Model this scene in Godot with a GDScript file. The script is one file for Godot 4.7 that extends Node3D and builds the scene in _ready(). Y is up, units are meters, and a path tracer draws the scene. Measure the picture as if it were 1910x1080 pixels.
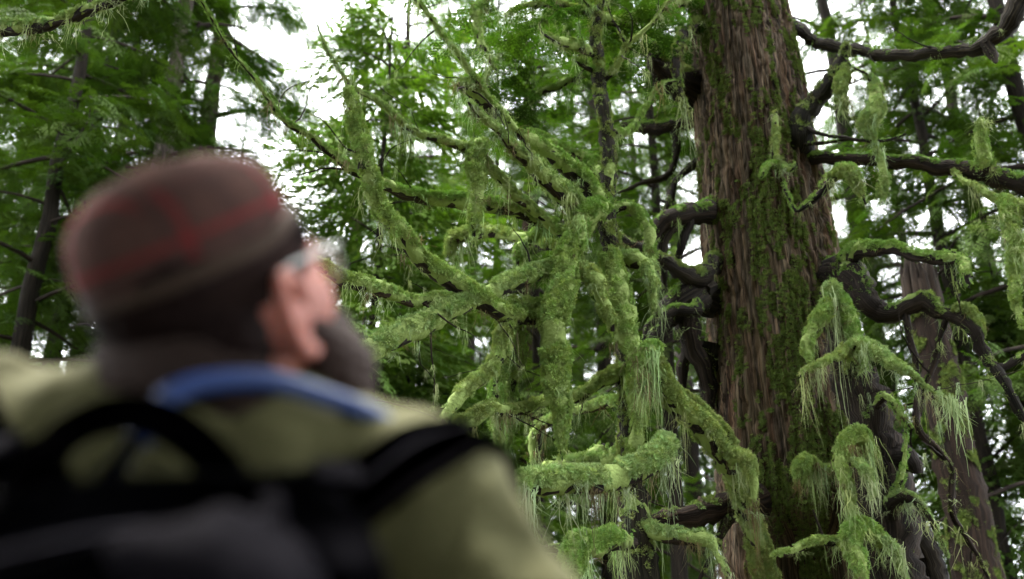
extends Node3D
# A hiker, seen from behind, looks up at an old cedar and a small tree hung with moss in a wet forest.

var rng := RandomNumberGenerator.new()
var taken := {}
var M := {}
var N1 := FastNoiseLite.new()
var N2 := FastNoiseLite.new()

# kind, fur, hanging tufts per metre, their length, leaf sprays per metre, twigs, share of bare wood, [x, y, z, radius ...]
const MOSSY := [
	["trunk", 1.25, 14, 0.1, 0, 0, 0.75, [0.74, 0.01, -5.60, 0.165, 0.73, 1.11, -5.60, 0.144, 0.73, 1.98, -5.60, 0.124, 0.72, 2.43, -5.60, 0.105, 0.75, 2.84, -5.60, 0.098, 0.72, 3.34, -5.60, 0.087, 0.67, 3.79, -5.60, 0.082, 0.63, 4.11, -5.60, 0.077, 0.68, 4.53, -5.60, 0.067, 0.64, 5.06, -5.60, 0.062, 0.63, 5.48, -5.60, 0.053, 0.66, 5.92, -5.60, 0.044, 0.69, 6.70, -5.60, 0.029, 0.74, 7.67, -5.60, 0.013]],
	["branch", 0.9, 21, 0.16, 0, 5, 0.55, [0.65, 4.16, -5.60, 0.098, 0.38, 4.36, -5.45, 0.102, 0.16, 4.49, -5.30, 0.078, 0.02, 4.53, -5.20, 0.045, -0.33, 4.91, -4.95, 0.033, -0.62, 5.22, -4.75, 0.022, -0.74, 5.34, -4.60, 0.011]],
	["branch", 1, 40, 0.2, 0, 2, 0.55, [-0.09, 4.61, -5.15, 0.067, -0.18, 4.68, -5.10, 0.081, -0.28, 4.74, -5.05, 0.071, -0.35, 4.74, -5.00, 0.035]],
	["branch", 1, 32.2, 0.2, 0, 3, 0.55, [0.52, 4.02, -5.50, 0.105, 0.30, 4.11, -5.30, 0.103, 0.08, 4.23, -5.10, 0.078, -0.08, 4.33, -4.95, 0.043, -0.22, 4.44, -4.85, 0.034, -0.27, 4.48, -4.80, 0.013]],
	["branch", 1, 23.8, 0.22, 0, 5, 0.55, [0.34, 3.87, -5.45, 0.049, 0.16, 4.00, -5.35, 0.054, -0.09, 4.16, -5.20, 0.053, -0.24, 4.31, -5.10, 0.057, -0.49, 4.32, -5.00, 0.039, -0.65, 4.36, -4.90, 0.030, -0.84, 4.48, -4.80, 0.027, -0.98, 4.53, -4.70, 0.017, -1.12, 4.73, -4.60, 0.010, -1.19, 4.89, -4.55, 0.006]],
	["branch", 1.2, 60, 0.22, 0, 0, 0.55, [-0.20, 4.29, -5.12, 0.075, -0.21, 4.33, -5.08, 0.074, -0.22, 4.10, -5.05, 0.081, -0.23, 3.87, -5.04, 0.067, -0.24, 3.68, -5.03, 0.025]],
	["branch", 1.1, 29.4, 0.2, 0, 3, 0.55, [0.20, 3.29, -5.40, 0.077, 0.00, 3.19, -5.20, 0.091, -0.16, 3.24, -5.05, 0.089, -0.33, 3.33, -4.95, 0.088, -0.51, 3.43, -4.85, 0.083, -0.64, 3.55, -4.75, 0.078, -0.74, 3.68, -4.70, 0.075, -0.82, 3.89, -4.65, 0.079, -0.91, 4.18, -4.62, 0.072, -0.96, 4.41, -4.60, 0.041, -0.97, 4.48, -4.60, 0.012]],
	["branch", 1, 22.4, 0.16, 0, 7, 0.55, [0.30, 3.96, -5.50, 0.068, 0.02, 4.03, -5.40, 0.081, -0.29, 4.02, -5.30, 0.080, -0.56, 4.03, -5.20, 0.070, -0.79, 4.05, -5.10, 0.060, -1.00, 4.10, -4.95, 0.051, -1.18, 4.18, -4.80, 0.037, -1.32, 4.25, -4.70, 0.027, -1.48, 4.41, -4.50, 0.020, -1.63, 4.56, -4.30, 0.016, -1.74, 4.72, -4.15, 0.011, -1.80, 4.81, -4.00, 0.008]],
	["branch", 1, 30.8, 0.18, 0, 4, 0.55, [0.15, 3.23, -5.30, 0.076, 0.02, 3.24, -5.25, 0.071, -0.18, 3.26, -5.10, 0.053, -0.36, 3.22, -4.95, 0.052, -0.59, 3.18, -4.80, 0.054, -0.75, 3.18, -4.65, 0.067, -0.91, 3.20, -4.55, 0.066, -1.05, 3.24, -4.45, 0.047, -1.11, 3.26, -4.40, 0.018]],
	["branch", 1.1, 28, 0.22, 0, 2, 0.55, [0.37, 3.69, -5.50, 0.099, 0.27, 3.61, -5.40, 0.092, 0.02, 3.44, -5.20, 0.088, -0.17, 3.30, -5.05, 0.081, -0.37, 3.12, -4.90, 0.094, -0.62, 2.89, -4.70, 0.100, -0.77, 2.76, -4.60, 0.083, -0.83, 2.68, -4.55, 0.028]],
	["branch", 1, 25.2, 0.22, 0, 2, 0.55, [-0.03, 3.19, -5.20, 0.091, -0.05, 3.04, -5.15, 0.077, -0.12, 2.86, -5.10, 0.067, -0.26, 2.69, -5.00, 0.069, -0.35, 2.55, -4.95, 0.060, -0.39, 2.46, -4.90, 0.019]],
	["branch", 1, 28, 0.3, 0, 0, 0.55, [-0.02, 3.18, -5.25, 0.083, -0.06, 3.01, -5.25, 0.074, -0.09, 2.77, -5.25, 0.065, -0.10, 2.55, -5.25, 0.056, -0.08, 2.30, -5.25, 0.043, -0.09, 2.09, -5.25, 0.015]],
	["branch", 1, 34, 0.24, 0, 0, 0.55, [0.03, 3.18, -5.30, 0.071, 0.02, 2.96, -5.32, 0.062, -0.02, 2.70, -5.35, 0.053, -0.03, 2.41, -5.35, 0.020]],
	["branch", 1.1, 25.2, 0.22, 0, 4, 0.55, [0.71, 2.98, -5.60, 0.087, 0.43, 2.82, -5.50, 0.055, 0.21, 2.75, -5.40, 0.050, 0.02, 2.65, -5.25, 0.052, -0.12, 2.61, -5.10, 0.066, -0.27, 2.50, -5.00, 0.068, -0.35, 2.43, -4.95, 0.022]],
	["branch", 1.1, 40, 0.2, 0, 0, 0.55, [0.32, 3.30, -5.50, 0.087, 0.18, 3.28, -5.35, 0.098, 0.03, 3.29, -5.25, 0.080, -0.03, 3.24, -5.20, 0.029]],
	["branch", 1.2, 23.8, 0.3, 0, 0, 0.35, [0.56, 4.05, -5.55, 0.092, 0.42, 3.86, -5.40, 0.116, 0.35, 3.61, -5.30, 0.117, 0.29, 3.34, -5.22, 0.121, 0.25, 3.06, -5.20, 0.123, 0.27, 2.79, -5.20, 0.105, 0.28, 2.54, -5.20, 0.059, 0.29, 2.35, -5.20, 0.016]],
	["branch", 1.1, 26, 0.34, 0, 0, 0.4, [0.41, 3.63, -5.40, 0.088, 0.50, 3.51, -5.30, 0.090, 0.57, 3.37, -5.30, 0.068, 0.61, 3.16, -5.30, 0.034]],
	["branch", 1.1, 15.4, 0.28, 0, 0, 0.4, [0.65, 3.76, -5.50, 0.090, 0.67, 3.49, -5.42, 0.118, 0.71, 3.23, -5.40, 0.111, 0.76, 2.98, -5.40, 0.097, 0.76, 2.71, -5.40, 0.079, 0.70, 2.39, -5.40, 0.053, 0.65, 2.17, -5.40, 0.016]],
	["branch", 1.2, 24, 0.2, 0, 0, 0.4, [0.62, 4.11, -5.60, 0.107, 0.56, 4.05, -5.45, 0.114, 0.45, 3.91, -5.35, 0.102, 0.42, 3.73, -5.30, 0.044]],
	["branch", 1.1, 30, 0.22, 0, 0, 0.55, [0.68, 3.77, -5.60, 0.082, 0.78, 3.73, -5.55, 0.090, 0.87, 3.67, -5.50, 0.089, 0.91, 3.54, -5.45, 0.062, 0.91, 3.32, -5.45, 0.022]],
	["branch", 1, 18.2, 0.2, 0, 0, 0.55, [0.68, 4.14, -5.65, 0.057, 0.76, 4.18, -5.65, 0.061, 0.86, 4.15, -5.65, 0.061, 0.93, 3.95, -5.60, 0.060, 0.93, 3.75, -5.60, 0.050, 0.91, 3.56, -5.60, 0.018]],
	["branch", 1, 30, 0.22, 0, 2, 0.55, [0.60, 5.43, -5.60, 0.055, 0.50, 5.39, -5.50, 0.059, 0.38, 5.35, -5.40, 0.059, 0.25, 5.35, -5.30, 0.034, 0.21, 5.39, -5.30, 0.010]],
	["branch", 0.9, 24, 0.16, 0, 2, 0.55, [0.60, 5.29, -5.60, 0.045, 0.52, 5.28, -5.55, 0.040, 0.44, 5.30, -5.50, 0.020]],
	["branch", 0.6, 10, 0.12, 0, 0, 0.55, [0.63, 5.79, -5.60, 0.036, 0.57, 5.78, -5.50, 0.025, 0.49, 5.82, -5.40, 0.018, 0.41, 5.96, -5.30, 0.007]],
	["branch", 0.9, 23.8, 0.18, 0, 4, 0.55, [0.67, 5.20, -5.60, 0.040, 0.75, 5.27, -5.50, 0.039, 0.82, 5.36, -5.45, 0.034, 0.94, 5.47, -5.40, 0.022, 1.06, 5.59, -5.35, 0.017, 1.18, 5.76, -5.30, 0.010]],
	["branch", 0.5, 14, 0.12, 0, 0, 0.55, [0.82, 5.37, -5.45, 0.025, 0.77, 5.47, -5.40, 0.017, 0.71, 5.57, -5.35, 0.012, 0.67, 5.67, -5.30, 0.007]],
	["branch", 0.8, 20, 0.2, 0, 0, 0.55, [0.70, 4.75, -5.60, 0.048, 0.90, 4.98, -5.90, 0.041, 1.14, 5.42, -6.00, 0.021, 1.33, 5.54, -6.10, 0.014]],
	["branch", 0.9, 20, 0.22, 0, 2, 0.55, [0.65, 4.40, -5.60, 0.071, 0.56, 4.62, -5.75, 0.069, 0.41, 4.71, -5.80, 0.075, 0.25, 4.80, -5.80, 0.065, 0.12, 4.92, -5.85, 0.035]],
	["branch", 1, 21, 0.24, 0, 0, 0.55, [0.38, 3.83, -5.60, 0.055, 0.13, 4.00, -5.80, 0.062, -0.14, 4.14, -6.00, 0.069, -0.33, 4.19, -6.10, 0.086, -0.45, 4.16, -6.15, 0.066, -0.47, 4.04, -6.15, 0.020]],
	["branch", 1, 28, 0.22, 0, 0, 0.55, [0.24, 4.03, -5.60, 0.046, 0.16, 3.95, -5.60, 0.060, 0.07, 3.85, -5.60, 0.055, 0.04, 3.72, -5.60, 0.023]],
	["branch", 1.4, 66.5, 0.34, 0, 0, 0.5, [0.86, 2.46, -5.30, 0.068, 0.86, 2.39, -5.15, 0.101, 0.72, 2.27, -5.00, 0.112, 0.52, 2.17, -4.85, 0.112, 0.29, 2.11, -4.70, 0.101, 0.08, 2.10, -4.60, 0.106, -0.02, 2.04, -4.52, 0.094, -0.04, 1.96, -4.50, 0.050]],
	["branch", 1.2, 40, 0.26, 0, 0, 0.55, [0.69, 1.93, -5.40, 0.086, 0.48, 1.87, -5.10, 0.092, 0.33, 1.82, -4.90, 0.099, 0.30, 1.69, -4.85, 0.076, 0.28, 1.55, -4.85, 0.021]],
	["branch", 1, 40, 0.26, 0, 0, 0.55, [0.74, 2.56, -5.60, 0.072, 0.59, 2.47, -5.80, 0.078, 0.40, 2.46, -5.90, 0.088, 0.23, 2.42, -6.00, 0.080, 0.12, 2.35, -6.00, 0.031]],
	["branch", 1, 40, 0.22, 0, 0, 0.55, [0.69, 2.11, -5.60, 0.070, 0.86, 1.97, -5.50, 0.068, 1.06, 1.93, -5.40, 0.071, 1.13, 1.87, -5.35, 0.043, 1.20, 1.73, -5.30, 0.015]],
	["branch", 1, 24, 0.28, 0, 0, 0.55, [0.69, 2.37, -5.60, 0.063, 0.58, 2.39, -6.10, 0.077, 0.57, 2.61, -6.30, 0.080, 0.64, 2.71, -6.40, 0.039]],
	["branch", 0.9, 20, 0.3, 0, 3, 0.55, [0.70, 2.77, -5.60, 0.064, 0.55, 2.85, -5.90, 0.054, 0.17, 2.77, -6.20, 0.056, 0.16, 2.48, -6.20, 0.019]],
]
const LIMB := [
	["branch", 1.1, 26, 0.14, 0, 3, 0.7, [-3.39, 4.73, -4.60, 0.081, -3.14, 4.73, -4.50, 0.070, -2.89, 4.70, -4.40, 0.063, -2.65, 4.67, -4.30, 0.055, -2.42, 4.67, -4.20, 0.048, -2.17, 4.68, -4.10, 0.038, -1.91, 4.74, -4.00, 0.023, -1.71, 4.76, -3.90, 0.009]],
]
const CEDAR := [
	["branch", 1.1, 20, 0.16, 0, 0, 0.85, [1.63, 4.55, -6.40, 0.121, 1.43, 4.44, -6.20, 0.093, 1.22, 4.35, -6.10, 0.083, 1.09, 4.28, -6.10, 0.075, 1.01, 4.15, -6.10, 0.059, 0.97, 3.93, -6.10, 0.027]],
	["branch", 0.95, 14, 0.16, 0, 0, 0.85, [1.64, 4.20, -6.40, 0.102, 1.44, 3.95, -6.20, 0.091, 1.27, 3.87, -6.10, 0.077, 1.10, 3.95, -6.05, 0.058, 0.90, 4.04, -6.00, 0.042, 0.76, 4.18, -6.00, 0.019]],
	["branch", 0.6, 10, 0.16, 0, 0, 0.9, [1.64, 3.80, -6.40, 0.180, 1.41, 3.82, -6.30, 0.166, 1.22, 3.72, -6.20, 0.117, 1.08, 3.56, -6.20, 0.085, 0.99, 3.39, -6.20, 0.065, 0.94, 3.16, -6.20, 0.038, 0.90, 2.92, -6.20, 0.015]],
	["branch", 0.25, 6, 0.12, 0, 0, 0.9, [1.36, 3.80, -6.25, 0.098, 1.28, 3.57, -6.25, 0.085, 1.30, 3.39, -6.30, 0.077, 1.37, 3.24, -6.35, 0.066, 1.42, 2.98, -6.40, 0.057, 1.41, 2.67, -6.40, 0.030]],
	["branch", 0.7, 10, 0.14, 0, 0, 0.9, [1.40, 3.72, -6.20, 0.066, 1.26, 3.58, -6.00, 0.049, 1.09, 3.52, -5.95, 0.041, 0.95, 3.43, -5.90, 0.029, 0.89, 3.29, -5.90, 0.011]],
	["branch", 0.2, 4, 0.1, 0, 0, 0.9, [1.32, 3.51, -6.30, 0.058, 1.24, 3.32, -6.35, 0.050, 1.22, 3.14, -6.40, 0.039, 1.23, 2.82, -6.40, 0.015]],
	["branch", 0.3, 6, 0.12, 0, 0, 0.9, [1.46, 3.44, -6.35, 0.090, 1.42, 3.22, -6.40, 0.078, 1.41, 2.90, -6.40, 0.057, 1.42, 2.59, -6.40, 0.022]],
	["branch", 0.25, 4, 0.12, 0, 0, 0.9, [1.22, 4.32, -6.12, 0.052, 1.13, 4.17, -6.15, 0.044, 1.11, 3.99, -6.18, 0.035, 1.11, 3.80, -6.20, 0.016]],
	["branch", 0.25, 4, 0.12, 0, 0, 0.9, [1.32, 4.37, -6.15, 0.044, 1.27, 4.17, -6.15, 0.036, 1.21, 4.02, -6.20, 0.024, 1.19, 3.89, -6.20, 0.012]],
	["branch", 1, 30, 0.22, 0, 0, 0.85, [1.70, 5.73, -6.60, 0.191, 1.46, 5.77, -6.50, 0.166, 1.27, 5.81, -6.40, 0.147, 1.19, 5.89, -6.30, 0.088, 1.19, 6.05, -6.30, 0.027]],
	["branch", 0.8, 20, 0.22, 0, 0, 0.8, [1.60, 5.54, -6.60, 0.090, 1.36, 5.49, -6.70, 0.068, 1.08, 5.56, -6.80, 0.060, 0.91, 5.60, -6.90, 0.028]],
	["branch", 0.4, 8, 0.2, 0, 0, 0.9, [1.38, 5.48, -6.70, 0.045, 1.38, 5.22, -6.70, 0.036, 1.26, 5.01, -6.70, 0.031, 1.04, 4.94, -6.70, 0.022, 0.86, 4.86, -6.70, 0.009]],
	["branch", 0.4, 8, 0.2, 0, 0, 0.9, [1.52, 5.11, -6.60, 0.040, 1.38, 4.96, -6.60, 0.031, 1.25, 4.71, -6.60, 0.026, 1.15, 4.52, -6.60, 0.011]],
	["branch", 0.5, 26, 0.34, 0, 0, 0.7, [1.84, 6.30, -6.70, 0.142, 1.66, 6.29, -6.40, 0.100, 1.43, 6.08, -6.20, 0.088, 1.31, 5.75, -6.10, 0.064, 1.33, 5.44, -6.10, 0.034, 1.37, 5.15, -6.10, 0.012]],
	["branch", 0.9, 40, 0.26, 26, 0, 0.55, [2.06, 7.15, -6.80, 0.149, 1.57, 6.55, -6.30, 0.105, 1.18, 6.14, -6.00, 0.090, 0.86, 5.95, -5.90, 0.072, 0.52, 5.98, -5.80, 0.054, 0.14, 5.94, -5.70, 0.041, -0.06, 5.85, -5.70, 0.016]],
	["branch", 0.9, 30, 0.24, 34, 3, 0.55, [2.07, 7.55, -6.90, 0.128, 1.51, 7.45, -7.00, 0.103, 0.84, 7.20, -7.00, 0.086, 0.22, 6.76, -7.00, 0.070, -0.12, 6.40, -7.00, 0.044, -0.31, 6.00, -7.00, 0.019]],
	["branch", 0.9, 30, 0.24, 34, 3, 0.55, [1.81, 6.27, -6.90, 0.096, 1.38, 6.60, -7.10, 0.085, 0.83, 6.43, -7.20, 0.070, 0.32, 6.19, -7.20, 0.055, 0.02, 5.84, -7.20, 0.024]],
	["branch", 0.9, 34, 0.26, 6, 0, 0.55, [2.16, 8.02, -6.90, 0.156, 0.87, 6.97, -6.00, 0.090, 0.10, 6.13, -5.50, 0.069, -0.19, 5.67, -5.30, 0.057, -0.23, 5.40, -5.25, 0.052, -0.18, 5.13, -5.20, 0.037, -0.11, 5.00, -5.20, 0.014]],
	["branch", 0.9, 14, 0.18, 0, 0, 0.8, [2.17, 4.93, -6.30, 0.147, 2.22, 5.00, -6.15, 0.124, 2.22, 5.17, -6.10, 0.095, 2.37, 5.34, -6.05, 0.083, 2.50, 5.50, -6.00, 0.075, 2.57, 5.66, -5.95, 0.054, 2.60, 5.75, -5.90, 0.021]],
	["branch", 1, 60, 0.22, 0, 0, 0.35, [2.52, 5.52, -6.00, 0.050, 2.56, 5.54, -5.95, 0.071, 2.52, 5.32, -5.92, 0.069, 2.51, 5.14, -5.90, 0.020]],
	["branch", 0.95, 18, 0.1, 0, 0, 0.85, [2.20, 4.91, -6.30, 0.092, 2.32, 4.85, -6.15, 0.062, 2.58, 4.77, -6.00, 0.052, 2.91, 4.66, -5.85, 0.059, 3.16, 4.52, -5.70, 0.068, 3.32, 4.41, -5.60, 0.078, 3.47, 4.29, -5.50, 0.073, 3.67, 4.17, -5.40, 0.053, 3.90, 4.04, -5.30, 0.024]],
	["branch", 1, 30, 0.14, 0, 0, 0.55, [2.10, 4.81, -6.25, 0.054, 1.98, 4.76, -6.00, 0.052, 1.97, 4.91, -5.95, 0.044, 2.01, 5.12, -5.95, 0.028, 2.02, 5.16, -5.95, 0.012]],
	["branch", 0.9, 30, 0.14, 0, 0, 0.55, [1.99, 4.72, -6.00, 0.036, 1.87, 4.65, -5.90, 0.039, 1.81, 4.56, -5.88, 0.016]],
	["branch", 0.9, 30, 0.12, 0, 0, 0.55, [2.00, 4.72, -6.00, 0.032, 2.03, 4.62, -5.90, 0.031, 2.08, 4.67, -5.88, 0.016]],
	["branch", 0.5, 8, 0.12, 0, 0, 0.7, [2.56, 5.64, -5.95, 0.021, 2.61, 5.47, -5.85, 0.016, 2.68, 5.38, -5.80, 0.028, 2.71, 5.27, -5.78, 0.044]],
	["branch", 1.5, 36, 0.14, 0, 0, 0.35, [2.69, 5.38, -5.80, 0.032, 2.72, 5.25, -5.78, 0.072, 2.66, 5.05, -5.76, 0.098, 2.60, 4.89, -5.76, 0.086, 2.63, 4.79, -5.76, 0.031, 2.64, 4.67, -5.76, 0.027, 2.66, 4.53, -5.76, 0.054, 2.64, 4.41, -5.76, 0.053, 2.61, 4.29, -5.76, 0.015]],
	["branch", 0.15, 0, 0.1, 0, 0, 0.95, [2.22, 5.14, -6.10, 0.021, 2.31, 4.97, -5.95, 0.016, 2.43, 4.87, -5.85, 0.016, 2.65, 4.78, -5.75, 0.014, 2.83, 4.81, -5.70, 0.006]],
	["branch", 0.15, 0, 0.1, 0, 0, 0.95, [2.22, 4.96, -6.10, 0.016, 2.34, 4.89, -5.95, 0.014, 2.51, 4.86, -5.85, 0.008]],
	["branch", 0.5, 14, 0.16, 0, 0, 0.55, [2.08, 4.76, -6.20, 0.029, 2.00, 4.56, -6.00, 0.024, 2.00, 4.36, -5.90, 0.023, 2.05, 4.26, -5.85, 0.031, 2.17, 4.36, -5.80, 0.057, 2.26, 4.46, -5.75, 0.072, 2.36, 4.49, -5.70, 0.076, 2.45, 4.39, -5.70, 0.045, 2.46, 4.25, -5.70, 0.015]],
	["branch", 1.3, 90, 0.3, 0, 0, 0.35, [2.24, 4.44, -5.74, 0.057, 2.34, 4.47, -5.68, 0.075, 2.41, 4.39, -5.66, 0.056, 2.44, 4.29, -5.66, 0.019]],
	["branch", 0.25, 4, 0.1, 0, 8, 0.95, [2.41, 6.93, -6.90, 0.099, 2.47, 6.46, -6.60, 0.061, 2.56, 6.06, -6.30, 0.049, 2.72, 5.75, -6.00, 0.046, 2.94, 5.50, -5.70, 0.048, 3.15, 5.36, -5.50, 0.050, 3.30, 5.30, -5.35, 0.057, 3.41, 5.36, -5.25, 0.067, 3.50, 5.48, -5.15, 0.074, 3.61, 5.78, -5.10, 0.082, 3.73, 6.17, -5.10, 0.057]],
	["branch", 0.2, 0, 0.1, 0, 0, 0.95, [3.33, 5.30, -5.30, 0.049, 3.34, 5.19, -5.28, 0.037, 3.32, 5.10, -5.26, 0.007]],
	["branch", 1.2, 60, 0.18, 0, 0, 0.4, [3.26, 4.43, -5.62, 0.082, 3.27, 4.50, -5.55, 0.081, 3.27, 4.65, -5.52, 0.063, 3.26, 4.75, -5.50, 0.030, 3.28, 4.81, -5.50, 0.009]],
	["branch", 0.8, 24, 0.16, 0, 0, 0.55, [3.11, 4.51, -5.70, 0.030, 3.15, 4.31, -5.55, 0.029, 3.20, 4.15, -5.45, 0.039, 3.27, 4.09, -5.40, 0.053, 3.37, 4.01, -5.30, 0.042, 3.54, 3.96, -5.30, 0.014]],
	["branch", 1.3, 60, 0.26, 0, 0, 0.4, [3.22, 4.12, -5.42, 0.053, 3.25, 4.06, -5.38, 0.077, 3.23, 3.88, -5.36, 0.073, 3.20, 3.65, -5.36, 0.061, 3.17, 3.43, -5.36, 0.044, 3.15, 3.21, -5.36, 0.013]],
	["branch", 0.85, 26, 0.12, 0, 0, 0.7, [2.25, 3.93, -6.30, 0.159, 2.35, 3.91, -6.05, 0.115, 2.43, 3.94, -5.90, 0.087, 2.56, 3.91, -5.75, 0.070, 2.74, 3.80, -5.60, 0.061, 2.91, 3.72, -5.50, 0.063, 2.93, 3.61, -5.45, 0.045, 2.92, 3.52, -5.45, 0.014]],
	["branch", 0.75, 12, 0.12, 0, 0, 0.9, [2.29, 3.85, -6.25, 0.197, 2.39, 3.81, -6.00, 0.140, 2.43, 3.62, -5.90, 0.096, 2.52, 3.50, -5.85, 0.080, 2.64, 3.50, -5.80, 0.065, 2.75, 3.54, -5.75, 0.068, 2.83, 3.44, -5.70, 0.053, 2.93, 3.39, -5.65, 0.046, 2.98, 3.29, -5.60, 0.052, 3.01, 3.14, -5.60, 0.045, 3.07, 3.02, -5.55, 0.034, 3.22, 3.07, -5.50, 0.027, 3.39, 3.12, -5.50, 0.014]],
	["branch", 1.1, 26, 0.14, 0, 0, 0.4, [2.90, 3.39, -5.66, 0.039, 2.96, 3.43, -5.62, 0.063, 3.01, 3.34, -5.60, 0.059, 3.01, 3.19, -5.60, 0.024]],
	["branch", 1, 20, 0.12, 0, 0, 0.4, [2.69, 3.52, -5.78, 0.040, 2.76, 3.56, -5.74, 0.061, 2.82, 3.47, -5.70, 0.046, 2.85, 3.41, -5.70, 0.014]],
	["branch", 0.3, 5, 0.14, 0, 5, 0.9, [2.65, 3.46, -5.78, 0.029, 2.63, 3.24, -5.75, 0.025, 2.61, 2.93, -5.70, 0.021, 2.56, 2.69, -5.70, 0.024, 2.66, 2.52, -5.70, 0.027, 2.74, 2.38, -5.70, 0.023, 2.68, 2.16, -5.70, 0.020, 2.76, 1.97, -5.70, 0.016, 2.84, 1.72, -5.70, 0.010]],
	["branch", 0.3, 5, 0.14, 0, 2, 0.9, [2.86, 3.39, -5.68, 0.025, 2.77, 3.16, -5.72, 0.021, 2.65, 2.88, -5.75, 0.017, 2.59, 2.67, -5.75, 0.009]],
	["branch", 0.3, 8, 0.12, 0, 0, 0.9, [3.06, 3.02, -5.55, 0.041, 3.08, 2.81, -5.50, 0.033, 3.13, 2.64, -5.50, 0.026, 3.17, 2.41, -5.50, 0.010]],
	["branch", 0.4, 4, 0.12, 0, 0, 0.9, [2.94, 3.67, -5.50, 0.014, 2.89, 3.79, -5.50, 0.011, 2.90, 3.54, -5.55, 0.009, 2.93, 3.39, -5.60, 0.007]],
	["side_stem", 0.3, 10, 0.2, 0, 0, 0.95, [2.14, -0.04, -5.70, 0.265, 2.24, 1.11, -5.70, 0.228, 2.27, 1.75, -5.70, 0.191, 2.27, 2.12, -5.70, 0.180, 2.30, 2.38, -5.70, 0.166, 2.27, 2.69, -5.70, 0.146, 2.22, 3.01, -5.72, 0.139, 2.17, 3.24, -5.74, 0.117, 2.16, 3.47, -5.76, 0.090, 2.16, 3.62, -5.78, 0.062]],
	["branch", 1.4, 90, 0.3, 0, 0, 0.5, [2.17, 3.22, -5.68, 0.070, 2.12, 3.38, -5.62, 0.091, 2.10, 3.53, -5.60, 0.081, 2.10, 3.61, -5.60, 0.039]],
	["branch", 1.3, 80, 0.24, 0, 0, 0.45, [2.11, 3.46, -5.62, 0.070, 1.99, 3.36, -5.55, 0.076, 1.90, 3.22, -5.52, 0.061, 1.85, 3.09, -5.50, 0.044, 1.87, 2.98, -5.50, 0.017]],
	["branch", 1.3, 60, 0.24, 0, 0, 0.45, [2.13, 3.49, -5.62, 0.070, 2.17, 3.32, -5.55, 0.069, 2.20, 3.16, -5.50, 0.061, 2.21, 2.98, -5.50, 0.020]],
	["branch", 1.2, 70, 0.3, 0, 2, 0.5, [2.19, 2.98, -5.60, 0.061, 2.10, 3.09, -5.45, 0.057, 2.00, 3.03, -5.40, 0.043, 1.87, 2.97, -5.35, 0.039, 1.77, 2.91, -5.32, 0.029, 1.72, 2.87, -5.30, 0.010]],
	["branch", 1.2, 60, 0.34, 0, 4, 0.5, [2.10, 3.07, -5.45, 0.050, 2.14, 3.12, -5.40, 0.056, 2.21, 3.05, -5.35, 0.069, 2.29, 2.95, -5.30, 0.061, 2.37, 2.89, -5.28, 0.038, 2.45, 2.79, -5.25, 0.016, 2.58, 2.69, -5.20, 0.008]],
	["branch", 1.2, 44, 0.2, 0, 0, 0.6, [2.22, 2.70, -5.60, 0.050, 2.30, 2.79, -5.50, 0.043, 2.36, 2.68, -5.45, 0.033, 2.41, 2.60, -5.45, 0.010]],
	["branch", 1.3, 80, 0.3, 0, 0, 0.4, [2.16, 2.42, -5.55, 0.065, 2.09, 2.52, -5.40, 0.070, 1.98, 2.51, -5.36, 0.066, 1.92, 2.38, -5.34, 0.056, 1.93, 2.19, -5.34, 0.043, 1.94, 2.04, -5.34, 0.015]],
	["branch", 1.2, 50, 0.24, 0, 0, 0.45, [1.95, 2.38, -5.36, 0.044, 2.00, 2.34, -5.30, 0.050, 2.04, 2.26, -5.28, 0.040, 2.05, 2.15, -5.28, 0.012]],
	["branch", 1.3, 70, 0.24, 0, 0, 0.4, [2.14, 1.94, -5.50, 0.062, 2.00, 1.98, -5.36, 0.079, 1.92, 1.92, -5.32, 0.078, 1.92, 1.80, -5.30, 0.069, 1.93, 1.66, -5.30, 0.029]],
	["branch", 1.1, 30, 0.2, 0, 0, 0.5, [2.15, 1.85, -5.50, 0.040, 2.10, 1.93, -5.40, 0.040, 2.16, 1.87, -5.36, 0.036, 2.20, 1.74, -5.36, 0.021, 2.22, 1.64, -5.36, 0.009]],
	["branch", 1, 30, 0.16, 0, 0, 0.75, [2.24, 2.10, -5.55, 0.064, 2.25, 2.16, -5.45, 0.053, 2.29, 2.17, -5.40, 0.040, 2.34, 2.12, -5.36, 0.031, 2.41, 2.00, -5.36, 0.021, 2.45, 1.84, -5.36, 0.009]],
	["branch", 0.8, 20, 0.16, 0, 0, 0.6, [2.27, 2.16, -5.50, 0.041, 2.29, 2.27, -5.45, 0.032, 2.35, 2.43, -5.45, 0.022, 2.38, 2.60, -5.45, 0.008]],
	["branch", 0.1, 0, 0.1, 0, 0, 0.98, [2.31, 2.38, -5.70, 0.116, 2.39, 2.44, -5.62, 0.099, 2.43, 2.40, -5.58, 0.065, 2.44, 2.34, -5.56, 0.026]],
	["branch", 0.2, 2, 0.1, 0, 0, 0.95, [2.37, 2.34, -5.80, 0.101, 2.49, 2.08, -5.85, 0.093, 2.60, 1.73, -5.90, 0.099, 2.71, 1.25, -5.95, 0.112]],
	["branch", 1.4, 100, 0.26, 0, 0, 0.35, [2.10, 2.44, -6.00, 0.035, 1.94, 2.40, -5.80, 0.044, 1.82, 2.41, -5.68, 0.073, 1.77, 2.37, -5.64, 0.066, 1.74, 2.29, -5.63, 0.023]],
	["branch", 1.1, 14, 0.1, 0, 0, 0.6, [1.98, 1.94, -5.50, 0.047, 1.87, 1.93, -5.45, 0.040, 1.69, 1.89, -5.40, 0.037, 1.52, 1.85, -5.35, 0.027, 1.46, 1.83, -5.33, 0.009]],
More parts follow.
